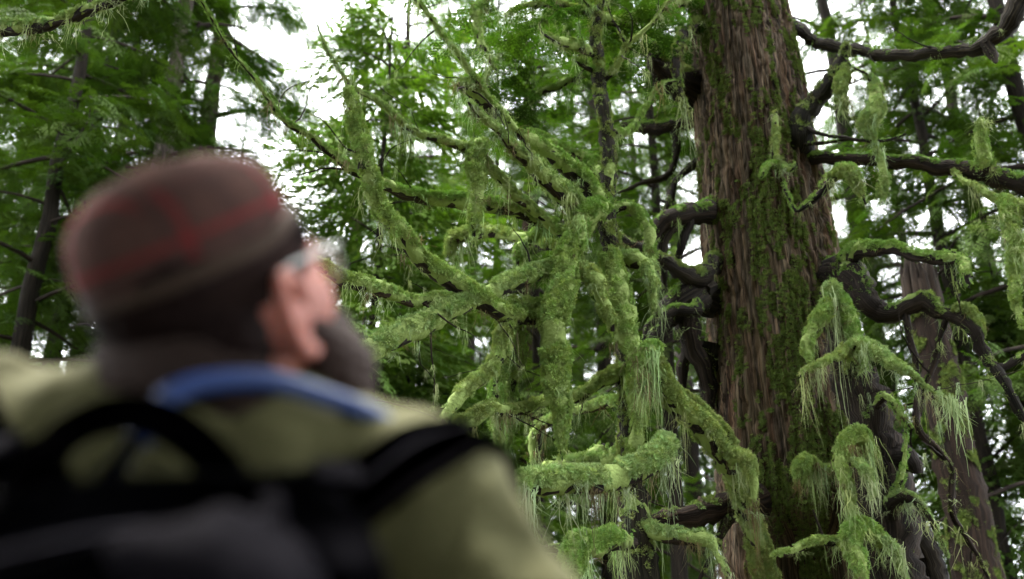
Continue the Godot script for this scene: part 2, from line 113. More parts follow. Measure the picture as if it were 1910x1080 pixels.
	["branch", 0, 0, 0.1, 0, 0, 1, [1.80, 2.14, -5.60, 0.008, 1.83, 2.01, -5.58, 0.006, 1.87, 1.89, -5.56, 0.003]],
	["branch", 1.3, 50, 0.3, 0, 0, 0.55, [1.61, 1.65, -6.00, 0.100, 1.52, 1.98, -5.85, 0.103, 1.43, 2.26, -5.75, 0.106, 1.27, 2.50, -5.60, 0.109, 1.13, 2.64, -5.50, 0.105, 0.97, 2.76, -5.40, 0.097, 0.88, 2.93, -5.32, 0.078, 0.84, 3.04, -5.30, 0.049, 0.84, 3.07, -5.30, 0.013]],
	["branch", 1.3, 20, 0.16, 0, 0, 0.55, [1.41, 2.52, -5.85, 0.051, 1.33, 2.61, -5.75, 0.061, 1.20, 2.75, -5.68, 0.068, 1.06, 2.84, -5.60, 0.057, 0.96, 2.91, -5.55, 0.023]],
	["branch", 1.3, 60, 0.26, 0, 0, 0.45, [1.28, 2.46, -5.60, 0.066, 1.34, 2.44, -5.50, 0.071, 1.40, 2.38, -5.45, 0.061, 1.43, 2.24, -5.44, 0.041, 1.42, 2.09, -5.44, 0.012]],
	["branch", 1.2, 90, 0.34, 0, 0, 0.35, [0.88, 3.02, -5.30, 0.071, 0.82, 3.01, -5.22, 0.058, 0.79, 2.89, -5.20, 0.035, 0.77, 2.76, -5.20, 0.013]],
	["branch", 0.3, 14, 0.22, 0, 6, 0.9, [1.64, 2.29, -6.10, 0.106, 1.38, 2.21, -5.95, 0.092, 1.17, 2.15, -5.90, 0.081, 0.92, 2.09, -5.85, 0.070, 0.64, 2.00, -5.80, 0.056, 0.41, 1.94, -5.75, 0.039, 0.14, 1.92, -5.70, 0.016]],
	["branch", 0.3, 4, 0.12, 0, 0, 0.9, [1.41, 2.16, -5.95, 0.041, 1.33, 2.05, -5.85, 0.033, 1.23, 1.91, -5.80, 0.023, 1.12, 1.73, -5.80, 0.010]],
]


# ---------------------------------------------------------------- helpers
class MB:
	var v := PackedVector3Array()
	var n := PackedVector3Array()
	var t := PackedVector2Array()
	var c := PackedColorArray()
	var i := PackedInt32Array()

	func mesh() -> ArrayMesh:
		var a := []
		a.resize(Mesh.ARRAY_MAX)
		a[Mesh.ARRAY_VERTEX] = v
		a[Mesh.ARRAY_NORMAL] = n
		if t.size() == v.size():
			a[Mesh.ARRAY_TEX_UV] = t
		if c.size() == v.size():
			a[Mesh.ARRAY_COLOR] = c
		a[Mesh.ARRAY_INDEX] = i
		var m := ArrayMesh.new()
		m.add_surface_from_arrays(Mesh.PRIMITIVE_TRIANGLES, a)
		return m


func numbered(called: String) -> String:
	var k: int = taken.get(called, 0)
	taken[called] = k + 1
	return called if k == 0 else "%s_%03d" % [called, k]


func thing(called: String, label: String, category: String, group := "", at := Vector3.ZERO) -> Node3D:
	var o := Node3D.new()
	o.name = numbered(called)
	add_child(o)
	o.position = at
	o.set_meta("label", label)
	o.set_meta("category", category)
	if group:
		o.set_meta("group", group)
	return o


func part(parent: Node3D, called: String, mesh: Mesh, m: Material) -> MeshInstance3D:
	var o := MeshInstance3D.new()
	o.name = called
	o.mesh = mesh
	o.material_override = m
	parent.add_child(o, true)
	return o


func many(parent: Node3D, called: String, mesh: Mesh, m: Material, buf: PackedFloat32Array) -> void:
	if buf.is_empty():
		return
	var mm := MultiMesh.new()
	mm.transform_format = MultiMesh.TRANSFORM_3D
	mm.use_colors = true
	mm.mesh = mesh
	mm.instance_count = buf.size() / 16
	mm.buffer = buf
	var o := MultiMeshInstance3D.new()
	o.name = called
	o.multimesh = mm
	o.material_override = m
	o.set_meta("kind", "stuff")
	parent.add_child(o, true)


func put(buf: PackedFloat32Array, b: Basis, p: Vector3, c: Color) -> void:
	buf.append_array(PackedFloat32Array([b.x.x, b.y.x, b.z.x, p.x, b.x.y, b.y.y, b.z.y, p.y, b.x.z, b.y.z, b.z.z, p.z, c.r, c.g, c.b, 1.0]))


func aim(dir: Vector3, yaw: float) -> Basis:
	# a basis whose y points along dir
	var h := Vector3.RIGHT if absf(dir.y) > 0.9 else Vector3.UP
	var x := h.cross(dir).normalized()
	var z := x.cross(dir)
	return Basis(x * cos(yaw) + z * sin(yaw), dir, z * cos(yaw) - x * sin(yaw))


func rnd(a: float, b: float) -> float:
	return rng.randf_range(a, b)


func tint(c: Color, spread: float) -> Color:
	var k := rnd(1.0 - spread, 1.0 + spread)
	return Color(c.r * k * rnd(0.9, 1.12), c.g * k, c.b * k * rnd(0.85, 1.15))


func smooth_path(a: Array, step: float) -> Array:
	# Catmull-Rom through [x, y, z, r ...]; gives [points, radii]
	var p := PackedVector3Array()
	var r := PackedFloat32Array()
	var k := a.size() / 4
	for s in k - 1:
		var q := []
		for j in 4:
			var e := clampi(s + j - 1, 0, k - 1) * 4
			q.append(Vector4(a[e], a[e + 1], a[e + 2], a[e + 3]))
		var q1: Vector4 = q[1]
		var q2: Vector4 = q[2]
		var q0: Vector4 = q[0]
		var q3: Vector4 = q[3]
		var length := (q2 - q1).length()
		var m := maxi(2, int(ceil(length / step)))
		for w in m + (1 if s == k - 2 else 0):
			var u := float(w) / m
			var x := 0.5 * (2.0 * q1 + (q2 - q0) * u + (2.0 * q0 - 5.0 * q1 + 4.0 * q2 - q3) * u * u + (3.0 * q1 - q0 - 3.0 * q2 + q3) * u * u * u)
			p.append(Vector3(x.x, x.y, x.z))
			r.append(maxf(x.w, 0.001))
	return [p, r]


func tube(mb: MB, p: PackedVector3Array, r: PackedFloat32Array, sides: int, bump := 0.0, freq := 12.0, lift := 0.0, col := Color.WHITE, flat := 1.0) -> void:
	# a round sweep along p; bump is uneven relief as a share of the radius; lift moves it up by a share of the radius
	var k := p.size()
	var base := mb.v.size()
	var x := Vector3.ZERO
	var run := 0.0
	for s in k:
		var d := (p[mini(s + 1, k - 1)] - p[maxi(s - 1, 0)]).normalized()
		if s == 0:
			x = d.cross(Vector3.UP if absf(d.y) < 0.9 else Vector3.RIGHT).normalized()
		else:
			x = (x - d * x.dot(d)).normalized()
			run += p[s].distance_to(p[s - 1])
		var y := d.cross(x)
		var at := p[s] + Vector3.UP * (lift * r[s])
		for w in sides + 1:
			var g := TAU * w / sides
			var o := x * cos(g) + y * sin(g) * flat
			var q := at + o * r[s]
			if bump > 0.0:
				q += o * (r[s] * bump * (N1.get_noise_3dv(q * freq) + 0.6 * N1.get_noise_3dv(q * freq * 2.7)))
			mb.v.append(q)
			mb.n.append(o.normalized())
			mb.t.append(Vector2(float(w) / sides * maxf(0.1, r[0] * 6.0), run))
			mb.c.append(col)
	var row := sides + 1
	for s in k - 1:
		for w in sides:
			var a := base + s * row + w
			mb.i.append_array(PackedInt32Array([a, a + row, a + 1, a + 1, a + row, a + row + 1]))
	# closed ends
	for e in [0, k - 1]:
		var cc := mb.v.size()
		mb.v.append(p[e] + Vector3.UP * (lift * r[e]))
		mb.n.append((p[e] - p[1 if e == 0 else k - 2]).normalized())
		mb.t.append(Vector2.ZERO)
		mb.c.append(col)
		for w in sides:
			mb.i.append_array(PackedInt32Array([cc, base + e * row + w, base + e * row + w + 1]))


func blade(mb: MB, a: Vector3, b: Vector3, side: Vector3, wa: float, wb: float, nrm: Vector3) -> void:
	var k := mb.v.size()
	mb.v.append_array(PackedVector3Array([a - side * wa, a + side * wa, b + side * wb, b - side * wb]))
	for j in 4:
		mb.n.append(nrm)
		mb.c.append(Color.WHITE)
	mb.i.append_array(PackedInt32Array([k, k + 2, k + 1, k, k + 3, k + 2]))


func leaf(mb: MB, a: Vector3, dir: Vector3, side: Vector3, l: float, w: float, bend: float, col := Color.WHITE) -> void:
	# a pointed leaf of four triangles, folded a little along its midrib
	var k := mb.v.size()
	var up := side.cross(dir).normalized()
	mb.v.append_array(PackedVector3Array([a, a + dir * l * 0.45 + side * w + up * w * 0.25, a + dir * l - up * bend * l, a + dir * l * 0.45 - side * w + up * w * 0.25, a + dir * l * 0.5 - up * bend * l * 0.2]))
	for j in 5:
		mb.n.append(up)
		mb.c.append(col)
	mb.i.append_array(PackedInt32Array([k, k + 4, k + 1, k + 1, k + 4, k + 2, k + 2, k + 4, k + 3, k + 3, k + 4, k]))


# ---------------------------------------------------------------- shared small shapes
func fur_mesh() -> ArrayMesh:
	# a cushion of short moss shoots, one unit tall
	var mb := MB.new()
	for k in 46:
		var g := rnd(0, TAU)
		var s := sqrt(rng.randf())
		var d := Vector3(cos(g) * s * 1.1, rnd(0.5, 1.0), sin(g) * s * 1.1).normalized()
		var a := Vector3(cos(g) * s, -0.15, sin(g) * s) * 0.65
		var l := rnd(0.45, 1.05)
		var side := d.cross(Vector3(rnd(-1, 1), rnd(-1, 1), rnd(-1, 1))).normalized()
		var mid := a + d * l * 0.6
		blade(mb, a, mid, side, 0.065, 0.055, side.cross(d))
		blade(mb, mid, a + d * l + Vector3.DOWN * 0.22 * l, side, 0.055, 0.008, side.cross(d))
	return mb.mesh()


func strand_mesh(count: int, spread: float) -> ArrayMesh:
	# a tuft of hanging strands, one unit long, pointing down; widths are in metres
	var mb := MB.new()
	for k in count:
		var g := rnd(0, TAU)
		var s := sqrt(rng.randf()) * spread
		var p := Vector3(cos(g) * s, rnd(0.0, 0.1), sin(g) * s)
		var l := 0.2 + 0.9 * pow(rng.randf(), 1.5)
		var side := Vector3(cos(rnd(0, TAU)), 0, sin(rnd(0, TAU))).normalized()
		var w := rnd(0.0018, 0.0042)
		var drift := Vector3(rnd(-1, 1), 0, rnd(-1, 1)) * spread * 0.4
		var sway := Vector3.ZERO
		for q in 5:
			sway += Vector3(rnd(-1, 1), 0, rnd(-1, 1)) * 0.011
			var to := p + sway + Vector3(0, -l / 5.0 * rnd(0.7, 1.3), 0) + (drift - Vector3(p.x, 0, p.z) * 0.25) * 0.2
			blade(mb, p, to, side, w * (1.0 - q * 0.17), w * (0.83 - q * 0.17), side.cross(Vector3.DOWN).normalized())
			p = to
		# little side shoots
		if k % 2 == 0:
			var o := Vector3(rnd(-1, 1), rnd(-1.2, 0), rnd(-1, 1)).normalized()
			blade(mb, p + Vector3(0, l * 0.3, 0), p + Vector3(0, l * 0.3, 0) + Vector3(o.x * 0.03, o.y * 0.08, o.z * 0.03), side, 0.0022, 0.0004, side.cross(Vector3.DOWN))
	return mb.mesh()


func frond_mesh(twigs: int, long: float, per: int) -> ArrayMesh:
	# a flat conifer spray along +z, drooping; its leaflets are separate faces
	var mb := MB.new()
	var p := Vector3.ZERO
	var d := Vector3(0, 0.1, 1).normalized()
	for k in twigs:
		var u := float(k) / twigs
		d = (d + Vector3(rnd(-0.05, 0.05), -0.05, 0)).normalized()
		p += d * long / twigs
		for s in [-1.0, 1.0]:
			var out := (d * 0.75 + Vector3(s, rnd(-0.25, 0.05), 0)).normalized()
			var l := long * 0.42 * (1.0 - u * 0.75) * rnd(0.7, 1.1)
			var q := p
			for e in per:
				var f := float(e) / per
				q += out * l / per + Vector3.DOWN * (0.012 * f)
				var ll := l * 0.36 * (1.0 - f * 0.5)
				for z in [-1.0, 1.0]:
					var od: Vector3 = (out * 0.7 + d * z * s * 0.7 + Vector3(0, rnd(-0.3, 0.2), 0)).normalized()
					var sd: Vector3 = od.cross(Vector3(0, 1, 0.2 * rnd(-1, 1))).normalized()
					blade(mb, q, q + od * ll, sd, 0.0085, 0.004, Vector3(rnd(-0.3, 0.3), 1, rnd(-0.3, 0.3)).normalized())
	return mb.mesh()


func broad_mesh() -> ArrayMesh:
	# a twig of broad maple-like leaves along +z
	var mb := MB.new()
	var p := Vector3.ZERO
	for k in 9:
		p += Vector3(rnd(-0.02, 0.02), rnd(-0.02, 0.012), 0.055)
		for s in [-1.0, 1.0]:
			var o := (Vector3(s, rnd(-0.3, 0.15), rnd(0.1, 0.9))).normalized()
			for z in 3:
				var od := o.rotated(Vector3.UP, (z - 1) * 0.65)
				leaf(mb, p + o * 0.03, od, od.cross(Vector3.UP).normalized(), rnd(0.055, 0.085), 0.016, 0.25)
	return mb.mesh()


# ---------------------------------------------------------------- materials
func rock_noise(seed_: int, f: float, octaves := 4) -> FastNoiseLite:
	var n := FastNoiseLite.new()
	n.seed = seed_
	n.noise_type = FastNoiseLite.TYPE_SIMPLEX_SMOOTH
	n.frequency = f
	n.fractal_octaves = octaves
	return n


func picture(size: int, fn: Callable) -> ImageTexture:
	var im := Image.create(size, size, true, Image.FORMAT_RGBA8)
	for y in size:
		for x in size:
			im.set_pixel(x, y, fn.call(x, y))
	im.generate_mipmaps()
	return ImageTexture.create_from_image(im)


func mat(c: Color, rough := 0.9, vertex := false) -> StandardMaterial3D:
	# c holds real-world linear values
	var m := StandardMaterial3D.new()
	m.albedo_color = Color.WHITE if vertex else c.linear_to_srgb()
	m.vertex_color_use_as_albedo = vertex
	m.roughness = rough
	m.metallic_specular = 0.3
	m.cull_mode = BaseMaterial3D.CULL_DISABLED
	return m


func leafy(rough: float, through: Color) -> StandardMaterial3D:
	var m := mat(Color.WHITE, rough, true)
	m.backlight_enabled = true
	m.backlight = through
	return m


func materials() -> void:
	M.moss = leafy(0.85, Color(0.22, 0.25, 0.12))
	M.strand = leafy(0.85, Color(0.4, 0.42, 0.25))
	M.leaf = leafy(0.7, Color(0.75, 0.85, 0.4))
	M.leaf.metallic_specular = 0.12
	M.moss.metallic_specular = 0.15
	M.strand.metallic_specular = 0.15
	M.sleeve = mat(Color(0.165, 0.225, 0.065), 0.95)
	var nt := NoiseTexture2D.new()
	nt.noise = rock_noise(4, 0.03)
	nt.seamless = true
	nt.width = 256
	nt.height = 256
	nt.as_normal_map = true
	nt.bump_strength = 9.0
	M.sleeve.normal_enabled = true
	M.sleeve.normal_texture = nt
	M.sleeve.uv1_triplanar = true
	M.sleeve.uv1_scale = Vector3.ONE * 5.0
	# bark: fibres along v
	var a := rock_noise(11, 0.012, 3)
	var fib := picture(512, func(x: int, y: int):
		var g := TAU * x / 512.0
		var h := TAU * y / 512.0
		var q := a.get_noise_3d(cos(g) * 420.0 + cos(h) * 40.0, sin(g) * 420.0 + sin(h) * 40.0, cos(h) * 36.0)
		var e := a.get_noise_3d(cos(g) * 1500.0, sin(g) * 1500.0 + cos(h) * 60.0, sin(h) * 60.0)
		var k := clampf(0.62 + 0.5 * q + 0.35 * e, 0.0, 1.0)
		return Color(k, k, k))
	for w in [["cedar_bark", 0.95], ["bark", 0.95], ["wood", 0.9]]:
		var m := mat(Color.WHITE, w[1], true)
		m.albedo_texture = fib
		m.heightmap_enabled = true
		m.heightmap_texture = fib
		m.heightmap_scale = 0.8
		m.uv1_scale = Vector3(1, 0.7, 1)
		M[w[0]] = m
	M.cedar_bark.uv1_scale = Vector3(6, 0.5, 1)


# ---------------------------------------------------------------- mossy branches
var FUR: ArrayMesh
var STRANDS: Array = []
var FRONDS: Array = []
var BROAD: ArrayMesh
const MOSS := Color(0.240, 0.350, 0.110)
const HANG := Color(0.275, 0.355, 0.165)
const BARE := Color(0.040, 0.030, 0.022)


func make_branch(tree: Node3D, row: Array) -> void:
	var sp := smooth_path(row[7], 0.035)
	var p: PackedVector3Array = sp[0]
	var r: PackedFloat32Array = sp[1]
	var fur: float = row[1]
	var hl: float = row[3]
	var share: float = row[6]
	for s in p.size():
		var at := p[s] * 3.0
		p[s] += Vector3(N2.get_noise_3d(at.x, at.y, at.z + 70.0), N2.get_noise_3d(at.x + 31.0, at.y, at.z), N2.get_noise_3d(at.x, at.y + 57.0, at.z)) * minf(0.03, r[s] * 0.8)
	var rw := PackedFloat32Array()
	for s in r.size():
		rw.append(maxf(0.003, r[s] * (share if share > 0.7 else share * 0.75)))
	var mb := MB.new()
	var col := tint(BARE, 0.2)
	tube(mb, p, rw, 9 if r[0] < 0.12 else 14, 0.5, 9.0, 0.0, col)
	# bare twigs
	var tips: Array = []
	for k in row[5]:
		var s := rng.randi_range(p.size() / 5, p.size() - 2)
		var d := (p[s + 1] - p[s]).normalized()
		var o := (d * rnd(-0.2, 0.9) + Vector3(rnd(-1, 1), rnd(-0.7, 0.8), rnd(-1, 1)) * 0.9).normalized()
		var q := PackedVector3Array([p[s]])
		var qr := PackedFloat32Array([minf(rw[s] * 0.6, rnd(0.003, 0.009))])
		var steps := rng.randi_range(5, 10)
		for e in steps:
			o = (o + Vector3(rnd(-1, 1), rnd(-1, 0.8), rnd(-1, 1)) * 0.3).normalized()
			q.append(q[-1] + o * rnd(0.04, 0.075))
			qr.append(lerpf(qr[0], 0.0015, (e + 1.0) / steps))
		tube(mb, q, qr, 5, 0.0, 9.0, 0.0, col)
		tips.append(q)
	var body := part(tree, row[0], mb.mesh(), M.wood)
	# some limbs carry brighter green moss, some brownish or grey lichen
	var kinds := [Color(0.95, 1.0, 0.85), Color(1.03, 1.0, 0.95), Color(1.10, 0.97, 1.05), Color(0.88, 0.96, 0.78), Color(1.10, 1.04, 1.25)]
	var one: Color = kinds[rng.randi() % 5]
	var moss := MOSS * one
	var strand := HANG * one.lerp(Color.WHITE, 0.4)
	# the moss cushion on top of the wood
	if fur > 0.5:
		var ms := MB.new()
		var rs := PackedFloat32Array()
		for s in r.size():
			rs.append(r[s] * (0.58 + 0.2 * N1.get_noise_3dv(p[s] * 6.0)) * clampf(minf(s + 0.4, r.size() - 0.6 - s) / 3.0, 0.1, 1.0))
		tube(ms, p, rs, 10, 0.5, 10.0, 0.36, Color.WHITE)
		part(body, "moss_cushion", ms.mesh(), M.sleeve)
	var total := 0.0
	for s in p.size() - 1:
		total += p[s].distance_to(p[s + 1])
	# shoots over the cushion
	var buf := PackedFloat32Array()
	for s in p.size() - 1:
		var d := p[s + 1] - p[s]
		var l := d.length()
		if l < 0.0005:
			continue
		d /= l
		var steep := absf(d.y)
		var x := d.cross(Vector3.UP if steep < 0.95 else Vector3.RIGHT).normalized()
		var y := x.cross(d)
		if y.y < 0.0:
			y = -y
		var patch := clampf(0.75 + 1.3 * N2.get_noise_3dv(p[s] * 4.0), 0.0, 1.4)
		var want := l * fur * patch * (160.0 + 7600.0 * r[s])
		var amount := int(want) + (1 if rng.randf() < want - int(want) else 0)
		for k in amount:
			var reach := lerpf(1.85, PI, smoothstep(0.5, 0.95, steep))
			var g := rnd(-reach, reach)
			var o := (y * cos(g) + x * sin(g))
			var at := p[s] + d * rnd(0, l) + Vector3.UP * (0.22 * r[s]) + o * (r[s] * rnd(0.5, 0.78))
			var up := (o + Vector3(rnd(-1, 1), rnd(-0.9, 0.6), rnd(-1, 1)) * 0.5).normalized()
			var sc := rnd(0.011, 0.025) * (0.7 + minf(r[s], 0.1) * 5.0)
			put(buf, aim(up, rnd(0, TAU)).scaled_local(Vector3(sc, sc, sc)), at, tint(moss, 0.25))
	many(body, "moss_shoots", FUR, M.moss, buf)
	# hanging strands
	var bufs := [PackedFloat32Array(), PackedFloat32Array(), PackedFloat32Array()]
	var hang: float = row[2]
	for s in p.size() - 1:
		var d := p[s + 1] - p[s]
		var l := d.length()
		var patch := clampf(0.6 + 2.4 * N2.get_noise_3dv(p[s] * 5.0 + Vector3(9, 0, 0)), 0.05, 2.0)
		var want := l * hang * patch * 0.62
		var amount := int(want) + (1 if rng.randf() < want - int(want) else 0)
		for k in amount:
			var o := Vector3(rnd(-1, 1), rnd(-0.7, 0.1), rnd(-1, 1)).normalized()
			var at := p[s] + d * rng.randf() + o * (r[s] * 0.7)
			var deep := hl * (0.22 + 1.2 * pow(rng.randf(), 1.9)) * (0.55 + 0.55 * patch)
			if rng.randf() < 0.07:
				deep *= rnd(1.5, 2.6)
			var sx := rnd(0.4, 1.3)
			# old strands have gone brown
			var old := rng.randf() < 0.3
			put(bufs[rng.randi() % 3], Basis(Vector3.UP, rnd(0, TAU)).scaled_local(Vector3(sx, deep * (0.6 if old else 1.0), sx)), at, tint(Color(0.135, 0.110, 0.058) if old else strand, 0.3))
	for q in tips:
		for s in q.size():
			if rng.randf() < 0.35 * fur:
				put(bufs[0], Basis(Vector3.UP, rnd(0, TAU)).scaled_local(Vector3(0.35, rnd(0.04, 0.2), 0.35)), q[s], tint(strand, 0.3))
	for k in 3:
		many(body, "hanging_moss", STRANDS[k], M.strand, bufs[k])
	# leaf sprays
	if row[4] > 0:
		var lf := PackedFloat32Array()
		var lg := PackedFloat32Array()
		for k in int(total * row[4]):
			var s := rng.randi_range(p.size() / 6, p.size() - 1)
			spray(lf if k % 2 == 0 else lg, p[s] + Vector3(rnd(-1, 1), rnd(-1, 0.6), rnd(-1, 1)) * 0.22, rnd(0, TAU), rnd(0.5, 1.0), Color(0.045, 0.085, 0.02))
		many(body, "leaf_sprays", FRONDS[0], M.leaf, lf)
		many(body, "leaf_sprays", FRONDS[1], M.leaf, lg)


func spray(buf: PackedFloat32Array, at: Vector3, yaw: float, size: float, c: Color) -> void:
	var b := Basis(Vector3.UP, yaw) * Basis(Vector3.RIGHT, rnd(-0.15, 0.75)) * Basis(Vector3.BACK, rnd(-0.6, 0.6))
	put(buf, b.scaled_local(Vector3.ONE * size), at, tint(c, 0.3))


# ---------------------------------------------------------------- the old cedar
func cedar_radius(y: float) -> float:
	if y < 0.9:
		return lerpf(0.82, 0.62, smoothstep(0.0, 0.9, y))
	if y < 6.6:
		return lerpf(0.62, 0.40, (y - 0.9) / 5.7)
	return lerpf(0.40, 0.10, (y - 6.6) / 11.4)


func cedar_point(g: float, y: float) -> Vector3:
	var r := cedar_radius(y)
	var ca := cos(g)
	var sa := sin(g)
	var lobe := 1.0 + 0.05 * sin(g * 3.0 + y * 0.25) * (1.0 - y / 20.0) + 0.03 * sin(g * 7.0 + 1.3 + y * 0.35)
	if y < 2.2:
		lobe += 0.10 * (2.2 - y) / 2.2 * sin(g * 5.0 + 0.7)
	r *= lobe
	# long plates of bark parted by wandering furrows
	var wander := N2.get_noise_2d(y * 1.3, g * 4.0) * 0.10
	var cx := cos(g + wander) * 9.0
	var cz := sin(g + wander) * 9.0
	var e := N1.get_noise_3d(cx * 1.15, y * 0.8, cz * 1.15)
	var f := N1.get_noise_3d(cx * 2.6 + 40.0, y * 1.7, cz * 2.6)
	var h := N1.get_noise_3d(cx * 6.0, y * 6.0, cz * 6.0 + 90.0)
	r += 0.036 * (0.5 - minf(absf(e) * 3.2, 1.0)) * -1.0 + 0.015 * (0.5 - minf(absf(f) * 3.0, 1.0)) * -1.0 + 0.007 * h
	# a hollow under the root collar on the side toward the hiker
	var hollow := smoothstep(2.25, 1.95, y) * smoothstep(0.75, 0.3, absf(angle_difference(g, 1.75)))
	r -= 0.28 * hollow
	var lean := Vector3(-0.012 * y, 0, 0)
	return Vector3(ca * r, y, sa * r) + lean


func make_cedar() -> void:
	var tree := thing("cedar_tree", "massive old cedar with furrowed red-brown bark and moss-draped limbs", "tree", "", Vector3(2.04, 0, -6.5))
	var mb := MB.new()
	var ys := PackedFloat32Array()
	var y := 0.0
	while y < 18.0:
		ys.append(y)
		y += 0.028 if y > 1.4 and y < 7.6 else 0.12
	var sides := 240
	for q in ys:
		for w in sides + 1:
			var g := TAU * w / sides
			mb.v.append(cedar_point(g, q))
			mb.t.append(Vector2(float(w) / sides, q))
			var cx := cos(g) * 3.0
			var cz := sin(g) * 3.0
			var k := N2.get_noise_3d(cx * 9.0, q * 2.0, cz * 9.0)
			var k2 := N2.get_noise_3d(cx * 2.0 + 20.0, q * 1.2, cz * 2.0)
			var c := Color(0.170, 0.115, 0.070).lerp(Color(0.165, 0.130, 0.085), clampf(0.5 + k * 1.4, 0, 1)).lerp(Color(0.135, 0.076, 0.044), clampf(k2 * 1.6, 0, 0.8))
			mb.c.append(c)
	var row := sides + 1
	mb.n.resize(mb.v.size())
	for s in ys.size():
		for w in row:
			var a := mb.v[s * row + (w + 1) % sides] - mb.v[s * row + (w - 1 + sides) % sides]
			var b := mb.v[mini(s + 1, ys.size() - 1) * row + w] - mb.v[maxi(s - 1, 0) * row + w]
			mb.n[s * row + w] = b.cross(a).normalized()
	for s in ys.size() - 1:
		for w in sides:
			var a := s * row + w
			mb.i.append_array(PackedInt32Array([a, a + 1, a + row, a + 1, a + row + 1, a + row]))
	var trunk := part(tree, "trunk", mb.mesh(), M.cedar_bark)
	# moss growing on the bark
	var buf := PackedFloat32Array()
	for k in 200000:
		var q := rnd(1.2, 7.6)
		var g := rnd(0, TAU)
		var face := absf(angle_difference(g, 1.75))
		var n := N2.get_noise_3d(cos(g) * 2.2, q * 1.1, sin(g) * 2.2) + 0.6 * N2.get_noise_3d(cos(g) * 7.0, q * 5.0, sin(g) * 7.0)
		var want := n * 1.25 - 0.27
		# a mossy streak down the front of the trunk, thick on two ledges
		want += 0.42 * smoothstep(0.75, 0.1, face) * smoothstep(6.2, 4.6, q)
		want += 0.55 * smoothstep(0.22, 0.0, absf(q - 3.62 - 0.1 * sin(g * 5.0))) * smoothstep(0.9, 0.3, face)
		want += 0.6 * smoothstep(0.45, 0.0, absf(q - 2.55 - 0.5 * (g - 1.75) * -1.0)) * smoothstep(1.0, 0.3, face)
		if rng.randf() > want * 3.0:
			continue
		var p := cedar_point(g, q)
		var o := Vector3(cos(g), 0.35 + rnd(-0.3, 0.5), sin(g) + rnd(-0.3, 0.3)).normalized()
		var sc := rnd(0.008, 0.019)
		put(buf, aim(o, rnd(0, TAU)).scaled_local(Vector3(sc, sc, sc)), p, tint(Color(0.140, 0.195, 0.050), 0.35))
	many(trunk, "trunk_moss", FUR, M.moss, buf)
	for r in CEDAR:
		make_branch(tree, shifted(r, tree.position))
	crown(tree, Vector3.ZERO, 18.0, 11.5, 17.5, 2.4, 18, 16.0, Color(0.045, 0.085, 0.02), 0.16)


func shifted(r: Array, by: Vector3) -> Array:
	var s := r.duplicate()
	var a: Array = r[7].duplicate()
	for k in a.size() / 4:
		a[k * 4] -= by.x
		a[k * 4 + 1] -= by.y
		a[k * 4 + 2] -= by.z
	s[7] = a
	return s


# ---------------------------------------------------------------- trees further off
func crown(tree: Node3D, foot: Vector3, height: float, y0: float, y1: float, reach: float, limbs: int, per_metre: float, c: Color, r0: float, broad := false, bare := 0.0, lean := Vector3.ZERO, size := 1.0) -> MB:
	# drooping limbs in spirals with sprays along them; returns the limbs' wood
	var wood := MB.new()
	var bufs := [PackedFloat32Array(), PackedFloat32Array()]
	for k in limbs:
		var u := (k + rng.randf()) / limbs
		var y := lerpf(y0, y1, u)
		var g := k * 2.399 + rnd(-0.5, 0.5)
		var long := reach * rnd(0.55, 1.1) * (1.0 - 0.65 * smoothstep(0.3, 1.0, y / height))
		var d := Vector3(cos(g), rnd(-0.05, 0.45), sin(g)).normalized()
		var p := PackedVector3Array([foot + Vector3(0, y, 0) + lean * y])
		var r := PackedFloat32Array([r0 * rnd(0.14, 0.24)])
		var steps := 9
		for e in steps:
			d = (d + Vector3(rnd(-0.12, 0.12), -0.10 + (0.10 if e > 5 else 0.0), rnd(-0.12, 0.12))).normalized()
			p.append(p[-1] + d * long / steps)
			r.append(lerpf(r[0], 0.006, (e + 1.0) / steps))
		tube(wood, p, r, 6, 0.0, 9.0, 0.0, Color(0.06, 0.047, 0.036))
		if rng.randf() < bare:
			continue
		for e in int(long * per_metre * (1.0 if not broad else 1.3) / (size * size)):
			var f := pow(rng.randf(), 0.8) * (steps - 0.01)
			if f < 1.2:
				continue
			var s := int(f)
			var at := p[s].lerp(p[s + 1], f - s) + Vector3(rnd(-1, 1), rnd(-1.1, 0.35), rnd(-1, 1)) * (0.10 + 0.17 * sqrt(long))
			spray(bufs[e % 2], at, atan2(d.x, d.z) + rnd(-1.3, 1.3), rnd(0.7, 1.35) * size, c)
	for j in 2:
		many(tree, "crown", BROAD if broad else FRONDS[j], M.leaf, bufs[j])
	return wood


func forest_tree(called: String, label: String, x: float, z: float, height: float, r: float, y0: float, y1: float, reach: float, limbs: int, per_metre: float, leafc: Color, barkc: Color, lean := Vector3.ZERO, broad := false, bare := 0.15, group := "trees standing in the forest behind", size := 1.0) -> Node3D:
	var tree := thing(called, label, "tree", group, Vector3(x, 0, z))
	var mb: MB = crown(tree, Vector3.ZERO, height, y0, y1, reach, limbs, per_metre, leafc, r, broad, bare, lean, size)
	var p := PackedVector3Array()
	var rr := PackedFloat32Array()
	var k := 60
	for s in k + 1:
		var y := height * s / k
		p.append(Vector3(N2.get_noise_2d(x * 9.0, y * 0.35) * 0.06, y, N2.get_noise_2d(z * 9.0, y * 0.35) * 0.06) + lean * y)
		rr.append(maxf(0.015, r * (1.0 - 0.93 * float(s) / k) * (1.0 + 0.5 * smoothstep(0.8, 0.0, y))))
	tube(mb, p, rr, 18, 0.14, 4.0, 0.0, barkc)
	part(tree, "trunk", mb.mesh(), M.bark)
	return tree


# ---------------------------------------------------------------- smooth bodies
func cap(a: Vector3, b: Vector3, ra: float, rb: float) -> Array:
	return [0, a, b - a, 1.0 / maxf((b - a).length_squared(), 1e-9), ra, rb]


